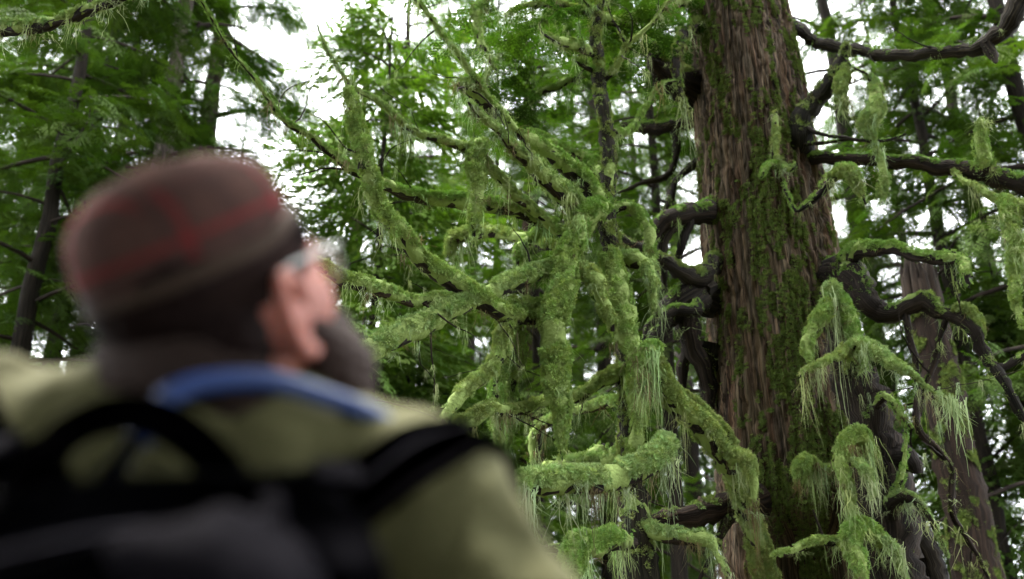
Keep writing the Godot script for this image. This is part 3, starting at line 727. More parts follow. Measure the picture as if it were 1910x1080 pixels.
func egg(c: Vector3, radii: Vector3, axes := Basis.IDENTITY) -> Array:
	var t := Transform3D(axes.scaled_local(radii), c).affine_inverse()
	return [1, t, minf(radii.x, minf(radii.y, radii.z))]


func box(c: Vector3, half: Vector3, round_: float, axes := Basis.IDENTITY) -> Array:
	return [2, Transform3D(axes, c).affine_inverse(), half - Vector3.ONE * round_, round_]


func field(prims: Array, p: Vector3, k: float) -> float:
	var d := 9.0
	for q in prims:
		var e: float
		if q[0] == 0:
			var pa: Vector3 = p - q[1]
			var ba: Vector3 = q[2]
			var h := clampf(pa.dot(ba) * q[3], 0.0, 1.0)
			e = (pa - ba * h).length() - lerpf(q[4], q[5], h)
		elif q[0] == 1:
			var s: Vector3 = q[1] * p
			e = (s.length() - 1.0) * q[2]
		else:
			var s: Vector3 = (q[1] * p).abs() - q[2]
			e = Vector3(maxf(s.x, 0), maxf(s.y, 0), maxf(s.z, 0)).length() + minf(maxf(s.x, maxf(s.y, s.z)), 0.0) - q[3]
		var g := maxf(k - absf(d - e), 0.0) / k
		d = minf(d, e) - g * g * k * 0.25
	return d


func body_mesh(mb: MB, prims: Array, lo: Vector3, hi: Vector3, cell: float, k: float, amp := 0.0, freq := 1.0, cut_y := -9.0, cut_top := 99.0) -> void:
	# surface nets over a field of joined, tapered shapes
	var nx := int((hi.x - lo.x) / cell) + 2
	var ny := int((hi.y - lo.y) / cell) + 2
	var nz := int((hi.z - lo.z) / cell) + 2
	var f := PackedFloat32Array()
	f.resize(nx * ny * nz)
	var bs := 4
	var live := {}
	for bx in (nx + bs - 1) / bs:
		for by in (ny + bs - 1) / bs:
			for bz in (nz + bs - 1) / bs:
				var mid := field(prims, lo + Vector3(bx + 0.5, by + 0.5, bz + 0.5) * cell * bs, k)
				var near := absf(mid) < cell * bs * 1.1 + amp + 0.01
				if near:
					live[Vector3i(bx, by, bz)] = true
				for x in range(bx * bs, mini(nx, bx * bs + bs)):
					for y in range(by * bs, mini(ny, by * bs + bs)):
						for z in range(bz * bs, mini(nz, bz * bs + bs)):
							var d := mid
							if near:
								var p := lo + Vector3(x, y, z) * cell
								d = field(prims, p, k)
								if amp > 0.0:
									d += amp * N1.get_noise_3dv(p * freq)
								d = maxf(d, maxf(cut_y - p.y, p.y - cut_top))
							f[(x * ny + y) * nz + z] = d
	var at := {}
	var off := [Vector3i(0, 0, 0), Vector3i(1, 0, 0), Vector3i(0, 1, 0), Vector3i(1, 1, 0), Vector3i(0, 0, 1), Vector3i(1, 0, 1), Vector3i(0, 1, 1), Vector3i(1, 1, 1)]
	var edges := [[0, 1], [2, 3], [4, 5], [6, 7], [0, 2], [1, 3], [4, 6], [5, 7], [0, 4], [1, 5], [2, 6], [3, 7]]
	for b in live:
		for x in range(b.x * bs, mini(nx - 1, b.x * bs + bs)):
			for y in range(b.y * bs, mini(ny - 1, b.y * bs + bs)):
				for z in range(b.z * bs, mini(nz - 1, b.z * bs + bs)):
					var val := PackedFloat32Array()
					var neg := 0
					for o in off:
						var d: float = f[((x + o.x) * ny + y + o.y) * nz + z + o.z]
						val.append(d)
						neg += 1 if d < 0.0 else 0
					if neg == 0 or neg == 8:
						continue
					var s := Vector3.ZERO
					var m := 0
					for e in edges:
						var a: float = val[e[0]]
						var c: float = val[e[1]]
						if (a < 0.0) != (c < 0.0):
							s += Vector3(off[e[0]]).lerp(Vector3(off[e[1]]), a / (a - c))
							m += 1
					var g := Vector3(val[1] + val[3] + val[5] + val[7] - val[0] - val[2] - val[4] - val[6], val[2] + val[3] + val[6] + val[7] - val[0] - val[1] - val[4] - val[5], val[4] + val[5] + val[6] + val[7] - val[0] - val[1] - val[2] - val[3])
					at[(x * ny + y) * nz + z] = mb.v.size()
					mb.v.append(lo + (Vector3(x, y, z) + s / m) * cell)
					mb.n.append(g.normalized())
	for b in live:
		for x in range(maxi(1, b.x * bs), mini(nx - 1, b.x * bs + bs)):
			for y in range(maxi(1, b.y * bs), mini(ny - 1, b.y * bs + bs)):
				for z in range(maxi(1, b.z * bs), mini(nz - 1, b.z * bs + bs)):
					var id := (x * ny + y) * nz + z
					var here := f[id] < 0.0
					for ax in 3:
						var step: int = [ny * nz, nz, 1][ax]
						if here == (f[id + step] < 0.0):
							continue
						var u: int = [nz, 1, ny * nz][ax]
						var w: int = [1, ny * nz, nz][ax]
						var q := [at.get(id, -1), at.get(id - u, -1), at.get(id - u - w, -1), at.get(id - w, -1)]
						if q.has(-1):
							continue
						if here:
							mb.i.append_array(PackedInt32Array([q[0], q[2], q[1], q[0], q[3], q[2]]))
						else:
							mb.i.append_array(PackedInt32Array([q[0], q[1], q[2], q[0], q[2], q[3]]))


func ribbon(mb: MB, a: Array, up: Array, wide: float, thick: float) -> void:
	# a strap swept along points a; up[i] is the way its broad face looks there
	var k := a.size()
	var base := mb.v.size()
	for s in k:
		var d: Vector3 = (a[mini(s + 1, k - 1)] - a[maxi(s - 1, 0)]).normalized()
		var side := d.cross(up[s]).normalized()
		var n := side.cross(d)
		var cs := [[-1, -0.6], [-0.85, -1], [0.85, -1], [1, -0.6], [1, 0.6], [0.85, 1], [-0.85, 1], [-1, 0.6]]
		for c in cs:
			mb.v.append(a[s] + side * (c[0] * wide * 0.5) + n * (c[1] * thick * 0.5))
			mb.n.append((side * c[0] * (1.0 if absf(c[0]) > 0.9 else 0.1) + n * c[1] * (1.0 if absf(c[1]) > 0.9 else 0.3)).normalized())
	for s in k - 1:
		for w in 8:
			var q := base + s * 8 + w
			var q2 := base + s * 8 + (w + 1) % 8
			mb.i.append_array(PackedInt32Array([q, q + 8, q2, q2, q + 8, q2 + 8]))
	for e in [0, k - 1]:
		for w in range(1, 7):
			mb.i.append_array(PackedInt32Array([base + e * 8, base + e * 8 + w, base + e * 8 + w + 1]))


func spline(pts: Array, per: int) -> Array:
	var out := []
	for s in pts.size() - 1:
		for w in per + (1 if s == pts.size() - 2 else 0):
			out.append(pts[s].cubic_interpolate(pts[s + 1], pts[maxi(s - 1, 0)], pts[mini(s + 2, pts.size() - 1)], float(w) / per))
	return out


# ---------------------------------------------------------------- the hiker
var HC := Vector3(-0.274, 1.611, -0.807)
var HF := Vector3(0.45, 0.58, -0.68).normalized()
var HR := Vector3(0.68, 0.0, 0.45).normalized()
var HU := Vector3.UP


func hp(x: float, y: float, z: float) -> Vector3:
	return HC + HR * x + HU * y + HF * z - BASE


const BASE := Vector3(-0.28, 0.0, -0.82)


func W(x: float, y: float, z: float) -> Vector3:
	return Vector3(x, y, z) - BASE


func hand(prims: Array, wrist: Vector3, up: Vector3, out: Vector3, palm_n: Vector3) -> void:
	# palm and five bent fingers closed round a strap; up runs from wrist to knuckles, out points to the thumb's side
	var kn := wrist + up * 0.085
	prims.append(cap(wrist, wrist + up * 0.03, 0.025, 0.027))
	for s in 4:
		var o := out * (0.030 - 0.020 * s)
		var l: float = [0.9, 1.0, 0.94, 0.75][s]
		prims.append(cap(wrist + up * 0.02 + o * 0.7, kn + o, 0.014, 0.011))
		var a := kn + o
		var b := a + (up * 0.55 + palm_n * 0.85).normalized() * 0.040 * l
		var c := b + (palm_n * 0.5 - up * 0.9).normalized() * 0.026 * l
		var d := c + (-palm_n * 0.5 - up * 0.8).normalized() * 0.020 * l
		prims.append(cap(a, b, 0.0105, 0.0095))
		prims.append(cap(b, c, 0.0095, 0.0085))
		prims.append(cap(c, d, 0.0085, 0.0075))
	var t0 := wrist + up * 0.022 + out * 0.022
	var t1 := t0 + (out * 0.75 + up * 0.6 + palm_n * 0.45).normalized() * 0.042
	var t2 := t1 + (up * 0.5 + palm_n * 0.75 - out * 0.2).normalized() * 0.032
	prims.append(cap(t0, t1, 0.014, 0.0115))
	prims.append(cap(t1, t2, 0.0112, 0.009))


func make_person() -> void:
	HU = HR.cross(HF).normalized()
	var man := thing("person", "hiker with dark beard and glasses in plaid cap and olive jacket looking up", "person", "", BASE)
	var hb := Basis(HR, HU, HF)
	# --- joints
	var sr := W(-0.075, 1.420, -0.825)
	var sl := W(-0.480, 1.462, -0.825)
	var er := W(0.090, 1.200, -0.780)
	var el := W(-0.650, 1.230, -0.780)
	var wr := W(-0.085, 1.220, -0.985)
	var wl := W(-0.475, 1.240, -0.985)
	var nb := W(-0.285, 1.470, -0.815)
	# --- skin: one body under the clothes; head and hands on finer grids
	var skin := MB.new()
	var core := [cap(nb, W(-0.28, 1.15, -0.84), 0.085, 0.11), cap(W(-0.28, 1.15, -0.84), W(-0.28, 0.95, -0.84), 0.11, 0.12), cap(nb, sr, 0.05, 0.05), cap(nb, sl, 0.05, 0.05), cap(sr, er, 0.042, 0.036), cap(sl, el, 0.042, 0.036), cap(er, wr, 0.036, 0.026), cap(el, wl, 0.036, 0.026), cap(nb, hp(0, -0.06, -0.03), 0.058, 0.055)]
	for s in [-1.0, 1.0]:
		core.append(cap(W(-0.28 + s * 0.09, 0.93, -0.84), W(-0.28 + s * 0.11, 0.5, -0.83), 0.075, 0.05))
		core.append(cap(W(-0.28 + s * 0.11, 0.5, -0.83), W(-0.28 + s * 0.12, 0.09, -0.80), 0.05, 0.038))
	body_mesh(skin, core, W(-0.75, 0.02, -1.08), W(0.2, 1.60, -0.66), 0.022, 0.04)
	var head := [
		egg(hp(0, 0.030, -0.012), Vector3(0.076, 0.098, 0.096), hb), egg(hp(0, -0.050, 0.032), Vector3(0.060, 0.078, 0.066), hb), cap(hp(-0.02, -0.108, 0.068), hp(0.02, -0.108, 0.068), 0.024, 0.024),
		cap(hp(0.050, -0.025, 0.055), hp(0.056, -0.015, 0.03), 0.026, 0.024), cap(hp(-0.050, -0.025, 0.055), hp(-0.056, -0.015, 0.03), 0.026, 0.024),
		cap(hp(0, 0.012, 0.090), hp(0, -0.032, 0.116), 0.010, 0.014), cap(hp(-0.014, -0.036, 0.10), hp(0.014, -0.036, 0.10), 0.010, 0.010), cap(hp(-0.04, 0.030, 0.080), hp(0.04, 0.030, 0.080), 0.014, 0.014),
		cap(hp(-0.02, -0.066, 0.094), hp(0.02, -0.066, 0.094), 0.008, 0.008), cap(hp(-0.017, -0.080, 0.092), hp(0.017, -0.080, 0.092), 0.009, 0.009),
		cap(hp(0.032, 0.006, 0.078), hp(0.034, 0.006, 0.078), 0.012, 0.012), cap(hp(-0.032, 0.006, 0.078), hp(-0.034, 0.006, 0.078), 0.012, 0.012), cap(hp(0.06, -0.06, 0.012), hp(0.045, -0.095, 0.045), 0.016, 0.018), cap(hp(-0.06, -0.06, 0.012), hp(-0.045, -0.095, 0.045), 0.016, 0.018),
		cap(hp(0, -0.05, -0.028), nb, 0.060, 0.066), cap(hp(0.03, -0.06, -0.035), nb + Vector3(0.02, 0, -0.01), 0.03, 0.03)]
	body_mesh(skin, head, hp(0, 0, 0) - Vector3(0.17, 0.20, 0.17), hp(0, 0, 0) + Vector3(0.17, 0.17, 0.17), 0.005, 0.03)
	for s in [-1.0, 1.0]:
		# an ear: rim, inner fold, bowl and lobe
		var e := []
		var last := Vector3.ZERO
		for w in 12:
			var g := -2.2 + w * 0.40
			var q := hp(s * (0.094 + 0.008 * (1.0 - sin(g)) * 0.5 + 0.010 * maxf(0.0, cos(g))), -0.026 + 0.036 * sin(g + 0.5), -0.012 - 0.022 * cos(g + 0.5))
			if w > 0:
				e.append(cap(last, q, 0.0056, 0.0056))
			last = q
		e.append(cap(hp(s * 0.089, -0.055, -0.009), hp(s * 0.086, -0.060, -0.004), 0.009, 0.008))
		e.append(egg(hp(s * 0.083, -0.024, -0.013), Vector3(0.005, 0.040, 0.024), Basis(HU, s * -0.3) * hb))
		e.append(cap(hp(s * 0.084, -0.030, 0.004), hp(s * 0.082, -0.040, 0.004), 0.006, 0.006))
		e.append(cap(hp(s * 0.090, -0.004, -0.010), hp(s * 0.091, -0.044, -0.018), 0.0045, 0.0045))
		e.append(cap(hp(s * 0.072, -0.025, -0.006), hp(s * 0.080, -0.025, -0.008), 0.016, 0.014))
		body_mesh(skin, e, hp(s * 0.088, -0.026, -0.010) - Vector3.ONE * 0.075, hp(s * 0.088, -0.026, -0.010) + Vector3.ONE * 0.075, 0.003, 0.006)
	for s in 2:
		var wrist: Vector3 = [wr, wl][s]
		var h := []
		hand(h, wrist, Vector3([-0.15, 0.15][s], 0.96, 0.1).normalized(), Vector3([-0.9, 0.9][s], 0, -0.4).normalized(), Vector3([-0.45, 0.45][s], 0.0, 0.85).normalized())
		body_mesh(skin, h, wrist - Vector3(0.10, 0.05, 0.10), wrist + Vector3(0.10, 0.16, 0.10), 0.004, 0.006)
	var ms := mat(Color(0.30, 0.112, 0.085), 0.5)
	ms.subsurf_scatter_enabled = true
	ms.subsurf_scatter_strength = 0.25
	part(man, "body", skin.mesh(), ms)
	for s in [-1.0, 1.0]:
		var eye := SphereMesh.new()
		eye.radius = 0.0118
		eye.height = 0.0236
		part(man, "eye", eye, mat(Color(0.6, 0.58, 0.55), 0.2)).position = hp(s * 0.033, 0.006, 0.0835)
	# --- jacket
	var jk := MB.new()
	var cloth := [
		egg(W(-0.28, 1.28, -0.845), Vector3(0.195, 0.26, 0.135)), cap(sr, sl, 0.060, 0.070), cap(W(-0.285, 1.50, -0.81), sr, 0.066, 0.058), cap(W(-0.285, 1.49, -0.81), sl, 0.066, 0.078),
		cap(sr, er, 0.064, 0.060), cap(sl, el, 0.072, 0.060), cap(er, wr, 0.058, 0.042), cap(el, wl, 0.058, 0.042),
		cap(W(-0.28, 1.15, -0.845), W(-0.28, 0.90, -0.84), 0.165, 0.180), cap(W(-0.34, 0.90, -0.84), W(-0.22, 0.90, -0.84), 0.145, 0.145)]
	body_mesh(jk, cloth, W(-0.80, 0.76, -1.10), W(0.22, 1.60, -0.60), 0.013, 0.05, 0.018, 10.0, 0.80)
	var mj := mat(Color(0.090, 0.088, 0.038), 0.85)
	cloth_relief(mj, 40.0, 0.5)
	var jacket := part(man, "jacket", jk.mesh(), mj)
	# seams that stand proud: shoulder yoke and sleeve head
	var seam := MB.new()
	var line := spline([W(-0.04, 1.494, -0.83), W(-0.035, 1.45, -0.77), W(-0.06, 1.38, -0.745)], 8)
	tube(seam, PackedVector3Array(line), fill_radius(line.size(), 0.004), 6)
	part(jacket, "seam", seam.mesh(), mj)
	# collar of brown fleece standing round the neck
	var cl := MB.new()
	var ring := []
	for w in 25:
		var g := TAU * w / 24.0
		ring.append(W(-0.278 + cos(g) * 0.088, 1.498 + 0.012 * sin(g) - 0.016 * cos(g), -0.812 + sin(g) * 0.082))
	for lay in 3:
		var q := PackedVector3Array()
		for w in ring.size():
			q.append(ring[w] + Vector3(0, lay * 0.014, 0))
		tube(cl, q, fill_radius(q.size(), 0.019 - lay * 0.002), 10, 0.25, 22.0)
	var mc := mat(Color(0.024, 0.015, 0.012), 0.95)
	cloth_relief(mc, 60.0, 1.0)
	part(jacket, "collar", cl.mesh(), mc)
	# --- trousers and boots
	var tr := MB.new()
	var legs := [cap(W(-0.34, 0.90, -0.84), W(-0.22, 0.90, -0.84), 0.135, 0.135)]
	var bt := MB.new()
	var shoes := []
	for s in [-1.0, 1.0]:
		legs.append(cap(W(-0.28 + s * 0.09, 0.86, -0.84), W(-0.28 + s * 0.11, 0.5, -0.83), 0.100, 0.078))
		legs.append(cap(W(-0.28 + s * 0.11, 0.5, -0.83), W(-0.28 + s * 0.12, 0.12, -0.80), 0.078, 0.070))
		shoes.append(cap(W(-0.28 + s * 0.12, 0.16, -0.80), W(-0.28 + s * 0.12, 0.055, -0.80), 0.052, 0.050))
		shoes.append(cap(W(-0.28 + s * 0.12, 0.052, -0.79), W(-0.28 + s * 0.145, 0.040, -0.98), 0.050, 0.042))
	body_mesh(tr, legs, W(-0.60, 0.06, -1.05), W(0.04, 1.06, -0.62), 0.02, 0.04, 0.008, 14.0, 0.10)
	body_mesh(bt, shoes, W(-0.60, -0.03, -1.06), W(0.04, 0.26, -0.70), 0.012, 0.02, 0.0, 1.0, 0.0)
	part(man, "trousers", tr.mesh(), mat(Color(0.05, 0.047, 0.04), 0.9))
	part(man, "boots", bt.mesh(), mat(Color(0.03, 0.022, 0.018), 0.7))
	# --- hair and beard
	var hr := MB.new()
	body_mesh(hr, [egg(hp(0, 0.028, -0.022), Vector3(0.084, 0.098, 0.098), hb), cap(hp(0.055, -0.035, -0.055), hp(-0.055, -0.035, -0.055), 0.034, 0.034), cap(hp(0.04, -0.075, -0.058), hp(-0.04, -0.075, -0.058), 0.026, 0.026), cap(hp(0.078, 0.01, 0.018), hp(0.074, -0.03, 0.022), 0.010, 0.007), cap(hp(-0.078, 0.01, 0.018), hp(-0.074, -0.03, 0.022), 0.010, 0.007), cap(hp(0.055, 0.040, 0.050), hp(-0.055, 0.040, 0.050), 0.026, 0.026)],
		hp(0, 0, 0) - Vector3(0.16, 0.16, 0.16), hp(0, 0, 0) + Vector3(0.16, 0.17, 0.16), 0.007, 0.02, 0.006, 90.0)
	var mh := mat(Color(0.010, 0.006, 0.0055), 0.7)
	mh.metallic_specular = 0.12
	part(man, "hair", hr.mesh(), mh)
	var bd := MB.new()
	body_mesh(bd, [egg(hp(0, -0.092, 0.052), Vector3(0.070, 0.048, 0.052), hb), cap(hp(0.070, -0.050, 0.026), hp(0.056, -0.095, 0.045), 0.014, 0.032), cap(hp(-0.070, -0.050, 0.026), hp(-0.056, -0.095, 0.045), 0.014, 0.032), cap(hp(0.058, -0.100, 0.040), hp(0.0, -0.140, 0.072), 0.034, 0.042), cap(hp(-0.056, -0.095, 0.045), hp(0.0, -0.125, 0.080), 0.027, 0.034), cap(hp(0.0, -0.125, 0.080), hp(0.0, -0.205, 0.045), 0.042, 0.030), cap(hp(0.03, -0.056, 0.092), hp(-0.03, -0.056, 0.092), 0.012, 0.012), cap(hp(0.03, -0.058, 0.090), hp(0.042, -0.092, 0.070), 0.012, 0.02), cap(hp(-0.03, -0.058, 0.090), hp(-0.042, -0.092, 0.070), 0.012, 0.02)],
		hp(0, -0.10, 0.05) - Vector3.ONE * 0.17, hp(0, -0.10, 0.05) + Vector3.ONE * 0.17, 0.006, 0.035, 0.007, 80.0)
	part(man, "beard", bd.mesh(), mat(Color(0.026, 0.015, 0.012), 0.8))
	# --- plaid cap
	var up := (HU - HF * 0.10).normalized()
	var fw := HR.cross(up).normalized() * -1.0
	var cb := Basis(-HR, up, fw)
	var hat := Node3D.new()
	hat.name = "cap"
	man.add_child(hat)
	hat.transform = Transform3D(cb, hp(0, 0.042, -0.010))
	var dm := MB.new()
	var rings := 18
	var sides := 48
	for t in rings + 1:
		var u := float(t) / rings
		for w in sides + 1:
			var g := TAU * w / sides
			var q := pow(cos(u * PI / 2.0), 0.62) * (1.0 + 0.10 * sin(minf(1.0, u * 1.4) * PI))
			var p := Vector3(cos(g) * 0.088 * q, sin(u * PI / 2.0) * 0.098, sin(g) * 0.103 * q)
			p.y += 0.014 * q * maxf(0.0, sin(g)) * (1.0 - u)
			p *= 1.0 + 0.09 * N1.get_noise_3dv(p * 8.0) + 0.02 * N1.get_noise_3dv(p * 24.0)
			dm.v.append(p)
			dm.n.append(Vector3(p.x / 0.0088, p.y / 0.0117, p.z / 0.0146).normalized())
	for t in rings:
		for w in sides:
			var a := t * (sides + 1) + w
			dm.i.append_array(PackedInt32Array([a, a + 1, a + sides + 1, a + 1, a + sides + 2, a + sides + 1]))
	var mp := mat(Color.WHITE, 0.95)
	var fuzz := rock_noise(21, 0.08, 3)
	mp.albedo_texture = picture(256, func(x: int, y: int):
		var c := Color(0.066, 0.037, 0.031)
		if (x + 20) % 128 < 58:
			c = c.lerp(Color(0.038, 0.024, 0.022), 0.5)
		if (y + 50) % 128 < 58:
			c = c.lerp(Color(0.038, 0.024, 0.022), 0.5)
		if absi(x - 128) < 9:
			c = c.lerp(Color(0.17, 0.016, 0.019), 0.55)
		if absi(y - 90) < 9:
			c = c.lerp(Color(0.17, 0.016, 0.019), 0.55)
		if x % 32 < 3 or y % 32 < 3:
			c = c.lerp(Color(0.028, 0.017, 0.016), 0.55)
		var k := 1.0 + 0.35 * fuzz.get_noise_2d(x, y) + (0.10 if (x + y) % 4 < 2 else -0.10)
		return Color(c.r * k, c.g * k, c.b * k).linear_to_srgb())
	mp.uv1_triplanar = true
	mp.uv1_triplanar_sharpness = 12.0
	mp.uv1_scale = Vector3.ONE * 10.0
	mp.uv1_offset = Vector3(0.2, 0.35, 0.1)
	cloth_relief(mp, 0.0, 0.4)
	mp.metallic_specular = 0.1
	part(hat, "crown", dm.mesh(), mp)
	var edge := PackedVector3Array()
	for w in 49:
		var g := TAU * w / 48.0
		edge.append(Vector3(cos(g) * 0.089, 0.014 * maxf(0.0, sin(g)), sin(g) * 0.104))
	var eb := MB.new()
	tube(eb, edge, fill_radius(49, 0.0075), 8, 0.15, 40.0)
	part(hat, "band", eb.mesh(), mat(Color(0.045, 0.030, 0.022), 0.95))
	# dark fleece cuff folded up round the head
	var vb := MB.new()
	for t in 9:
		var u := t / 8.0
		for w in sides + 1:
			var g := TAU * w / sides
			var fat := 1.0 + 0.035 * sin(u * PI) + 0.012 * N1.get_noise_2d(g * 3.0, u * 4.0)
			vb.v.append(Vector3(cos(g) * 0.088 * fat, 0.014 * maxf(0.0, sin(g)) - 0.004 - (0.036 + 0.010 * absf(cos(g))) * u, sin(g) * 0.102 * fat))
			vb.n.append(Vector3(cos(g), 0.2 - 0.5 * u, sin(g)).normalized())
	for t in 8:
		for w in sides:
			var a := t * (sides + 1) + w
			vb.i.append_array(PackedInt32Array([a, a + sides + 1, a + 1, a + 1, a + sides + 1, a + sides + 2]))
	var mu := mat(Color(0.016, 0.010, 0.009), 0.95)
	mu.metallic_specular = 0.1
	cloth_relief(mu, 60.0, 0.8)
	part(hat, "cuff", vb.mesh(), mu)
	make_glasses()
	make_pack()


func fill_radius(n: int, r: float) -> PackedFloat32Array:
	var a := PackedFloat32Array()
	a.resize(n)
	a.fill(r)
	return a


func cloth_relief(m: StandardMaterial3D, scale_: float, depth: float) -> void:
	if not M.has("weave"):
		var nt := NoiseTexture2D.new()
		nt.noise = rock_noise(8, 0.06)
		nt.seamless = true
		nt.width = 256
		nt.height = 256
		nt.as_normal_map = true
		nt.bump_strength = 5.0
		M.weave = nt
	m.normal_enabled = true
	m.normal_texture = M.weave
	m.normal_scale = depth
	if scale_ > 0.0:
		m.uv1_triplanar = true
		m.uv1_scale = Vector3.ONE * scale_ * 0.2


func make_glasses() -> void:
	var g := thing("eyeglasses", "thin pale metal eyeglasses worn by the hiker, arm over the ear", "glasses", "", BASE)
	var fm := mat(Color(0.25, 0.25, 0.24), 0.4)
	fm.metallic = 0.6
	for s in [-1.0, 1.0]:
		var mb := MB.new()
		var q := PackedVector3Array(spline([hp(s * 0.068, 0.016, 0.108), hp(s * 0.083, 0.016, 0.075), hp(s * 0.090, 0.014, 0.0), hp(s * 0.090, -0.010, -0.022)], 6))
		tube(mb, q, fill_radius(q.size(), 0.0030), 8, 0.0, 1.0, 0.0, Color.WHITE, 0.6)
		part(g, "temple_arm", mb.mesh(), fm)
		var rim := PackedVector3Array()
		var lens := MB.new()
		lens.v.append(hp(s * 0.036, 0.0, 0.108))
		lens.n.append(HF)
		for w in 25:
			var a := TAU * w / 24.0
			rim.append(hp(s * 0.036 + cos(a) * 0.027, sin(a) * 0.021, 0.108))
			lens.v.append(rim[w])
			lens.n.append(HF)
			if w > 0:
				lens.i.append_array(PackedInt32Array([0, w, w + 1]))
		var rb := MB.new()
		tube(rb, rim, fill_radius(25, 0.0022), 6)
		var r := part(g, "rim", rb.mesh(), fm)
		var gl := mat(Color(0.9, 0.95, 0.95), 0.02)
		gl.transparency = BaseMaterial3D.TRANSPARENCY_ALPHA
		gl.albedo_color.a = 0.12
		gl.metallic_specular = 0.5
		part(r, "lens", lens.mesh(), gl)
	var bb := MB.new()
	var br := PackedVector3Array(spline([hp(-0.010, 0.006, 0.108), hp(0, 0.011, 0.112), hp(0.010, 0.006, 0.108)], 4))
	tube(bb, br, fill_radius(br.size(), 0.002), 6)
	part(g, "bridge", bb.mesh(), fm)


func make_pack() -> void:
	var pk := thing("backpack", "black daypack with blue drinking tube worn on the hiker's back", "backpack", "", BASE)
	var mk := mat(Color(0.0060, 0.0055, 0.0072), 0.85)
	mk.metallic_specular = 0.08
	cloth_relief(mk, 60.0, 0.6)
	var mg := mat(Color(0.048, 0.047, 0.060), 0.7)
	mg.metallic_specular = 0.2
	cloth_relief(mg, 90.0, 0.5)
	var mb := MB.new()
	body_mesh(mb, [box(W(-0.275, 1.15, -0.625), Vector3(0.150, 0.24, 0.085), 0.06), box(W(-0.275, 1.10, -0.545), Vector3(0.120, 0.16, 0.05), 0.045), cap(W(-0.38, 1.335, -0.645), W(-0.17, 1.335, -0.645), 0.055, 0.055)], W(-0.46, 0.90, -0.74), W(-0.09, 1.45, -0.46), 0.011, 0.03, 0.012, 16.0)
	var pack := part(pk, "pack_body", mb.mesh(), mk)
	# haul loop at the top
	var lb := MB.new()
	var lp := spline([W(-0.348, 1.370, -0.668), W(-0.344, 1.415, -0.660), W(-0.318, 1.452, -0.650), W(-0.272, 1.465, -0.645), W(-0.230, 1.447, -0.652), W(-0.198, 1.412, -0.662), W(-0.184, 1.370, -0.668)], 6)
	var la := []
	for w in lp.size():
		la.append(Vector3(0, 0.3, 1).normalized())
	ribbon(lb, lp, la, 0.030, 0.012)
	part(pk, "haul_loop", lb.mesh(), mk)
	# shoulder straps, over the shoulder and back under the arm
	for s in 2:
		var sp: Array = [
			[W(-0.200, 1.370, -0.700), W(-0.140, 1.420, -0.738), W(-0.088, 1.462, -0.762), W(-0.048, 1.487, -0.810), W(-0.030, 1.450, -0.875), W(-0.090, 1.380, -0.955), W(-0.110, 1.250, -0.995), W(-0.095, 1.110, -0.990), W(-0.065, 1.030, -0.880), W(-0.110, 0.985, -0.720)],
			[W(-0.350, 1.370, -0.700), W(-0.400, 1.440, -0.735), W(-0.450, 1.500, -0.762), W(-0.490, 1.540, -0.815), W(-0.485, 1.505, -0.890), W(-0.465, 1.400, -0.960), W(-0.450, 1.260, -0.998), W(-0.465, 1.110, -0.990), W(-0.495, 1.030, -0.880), W(-0.440, 0.985, -0.720)]][s]
		var k: float = [1.0, -1.0][s]
		var nrm: Array = [Vector3(0, 0.5, 0.8), Vector3(k * 0.15, 0.6, 0.75), Vector3(k * 0.2, 0.75, 0.6), Vector3(k * 0.35, 0.9, 0.0), Vector3(k * 0.3, 0.6, -0.7), Vector3(0, 0.2, -1), Vector3(0, 0, -1), Vector3(0, 0, -1), Vector3(k, 0, -0.2), Vector3(k, -0.3, 0.5)]
		var b := MB.new()
		ribbon(b, spline(sp, 6), spline(nrm, 6), 0.078, 0.016)
		var strap := part(pk, "shoulder_strap", b.mesh(), mk)
		var pb := MB.new()
		ribbon(pb, spline([sp[0] + Vector3(0, 0.03, 0.03), sp[1] + nrm[1] * 0.016, sp[2] + nrm[2] * 0.016, sp[3] + nrm[3] * 0.014], 5), spline(nrm.slice(0, 4), 5), 0.026, 0.005)
		part(strap, "webbing", pb.mesh(), mg)
		var kb := MB.new()
		body_mesh(kb, [box(sp[1] + nrm[1] * 0.026, Vector3(0.020, 0.013, 0.005), 0.004, Basis(Vector3.UP, k * 0.5) * Basis(Vector3.RIGHT, -0.7))], sp[1] + nrm[1] * 0.026 - Vector3.ONE * 0.035, sp[1] + nrm[1] * 0.026 + Vector3.ONE * 0.035, 0.004, 0.004)
		part(strap, "buckle", kb.mesh(), mk)
	# compression straps and buckles across the pack
	for q in [[W(-0.420, 1.290, -0.560), W(-0.330, 1.315, -0.525), W(-0.230, 1.345, -0.540), W(-0.150, 1.385, -0.640)], [W(-0.420, 1.14, -0.545), W(-0.330, 1.15, -0.490), W(-0.230, 1.15, -0.490), W(-0.130, 1.14, -0.560)], [W(-0.345, 1.356, -0.535), W(-0.250, 1.384, -0.555), W(-0.180, 1.398, -0.600), W(-0.140, 1.420, -0.682)], [W(-0.170, 1.404, -0.620), W(-0.122, 1.382, -0.616), W(-0.098, 1.340, -0.620), W(-0.100, 1.25, -0.65)]]:
		var b := MB.new()
		var path := spline(q, 6)
		var nn := []
		for w in path.size():
			nn.append(Vector3(0.1, 0.45, 1).normalized())
		ribbon(b, path, nn, 0.040, 0.006)
		part(pack, "compression_strap", b.mesh(), mg)
	var kb := MB.new()
	body_mesh(kb, [box(W(-0.178, 1.385, -0.612), Vector3(0.030, 0.016, 0.008), 0.007, Basis(Vector3.BACK, 0.2) * Basis(Vector3.RIGHT, -0.5))], W(-0.23, 1.34, -0.66), W(-0.13, 1.43, -0.56), 0.004, 0.004)
	part(pack, "buckle", kb.mesh(), mk)
	# blue drinking tube over the shoulder and a blue tag at the loop
	var tb := MB.new()
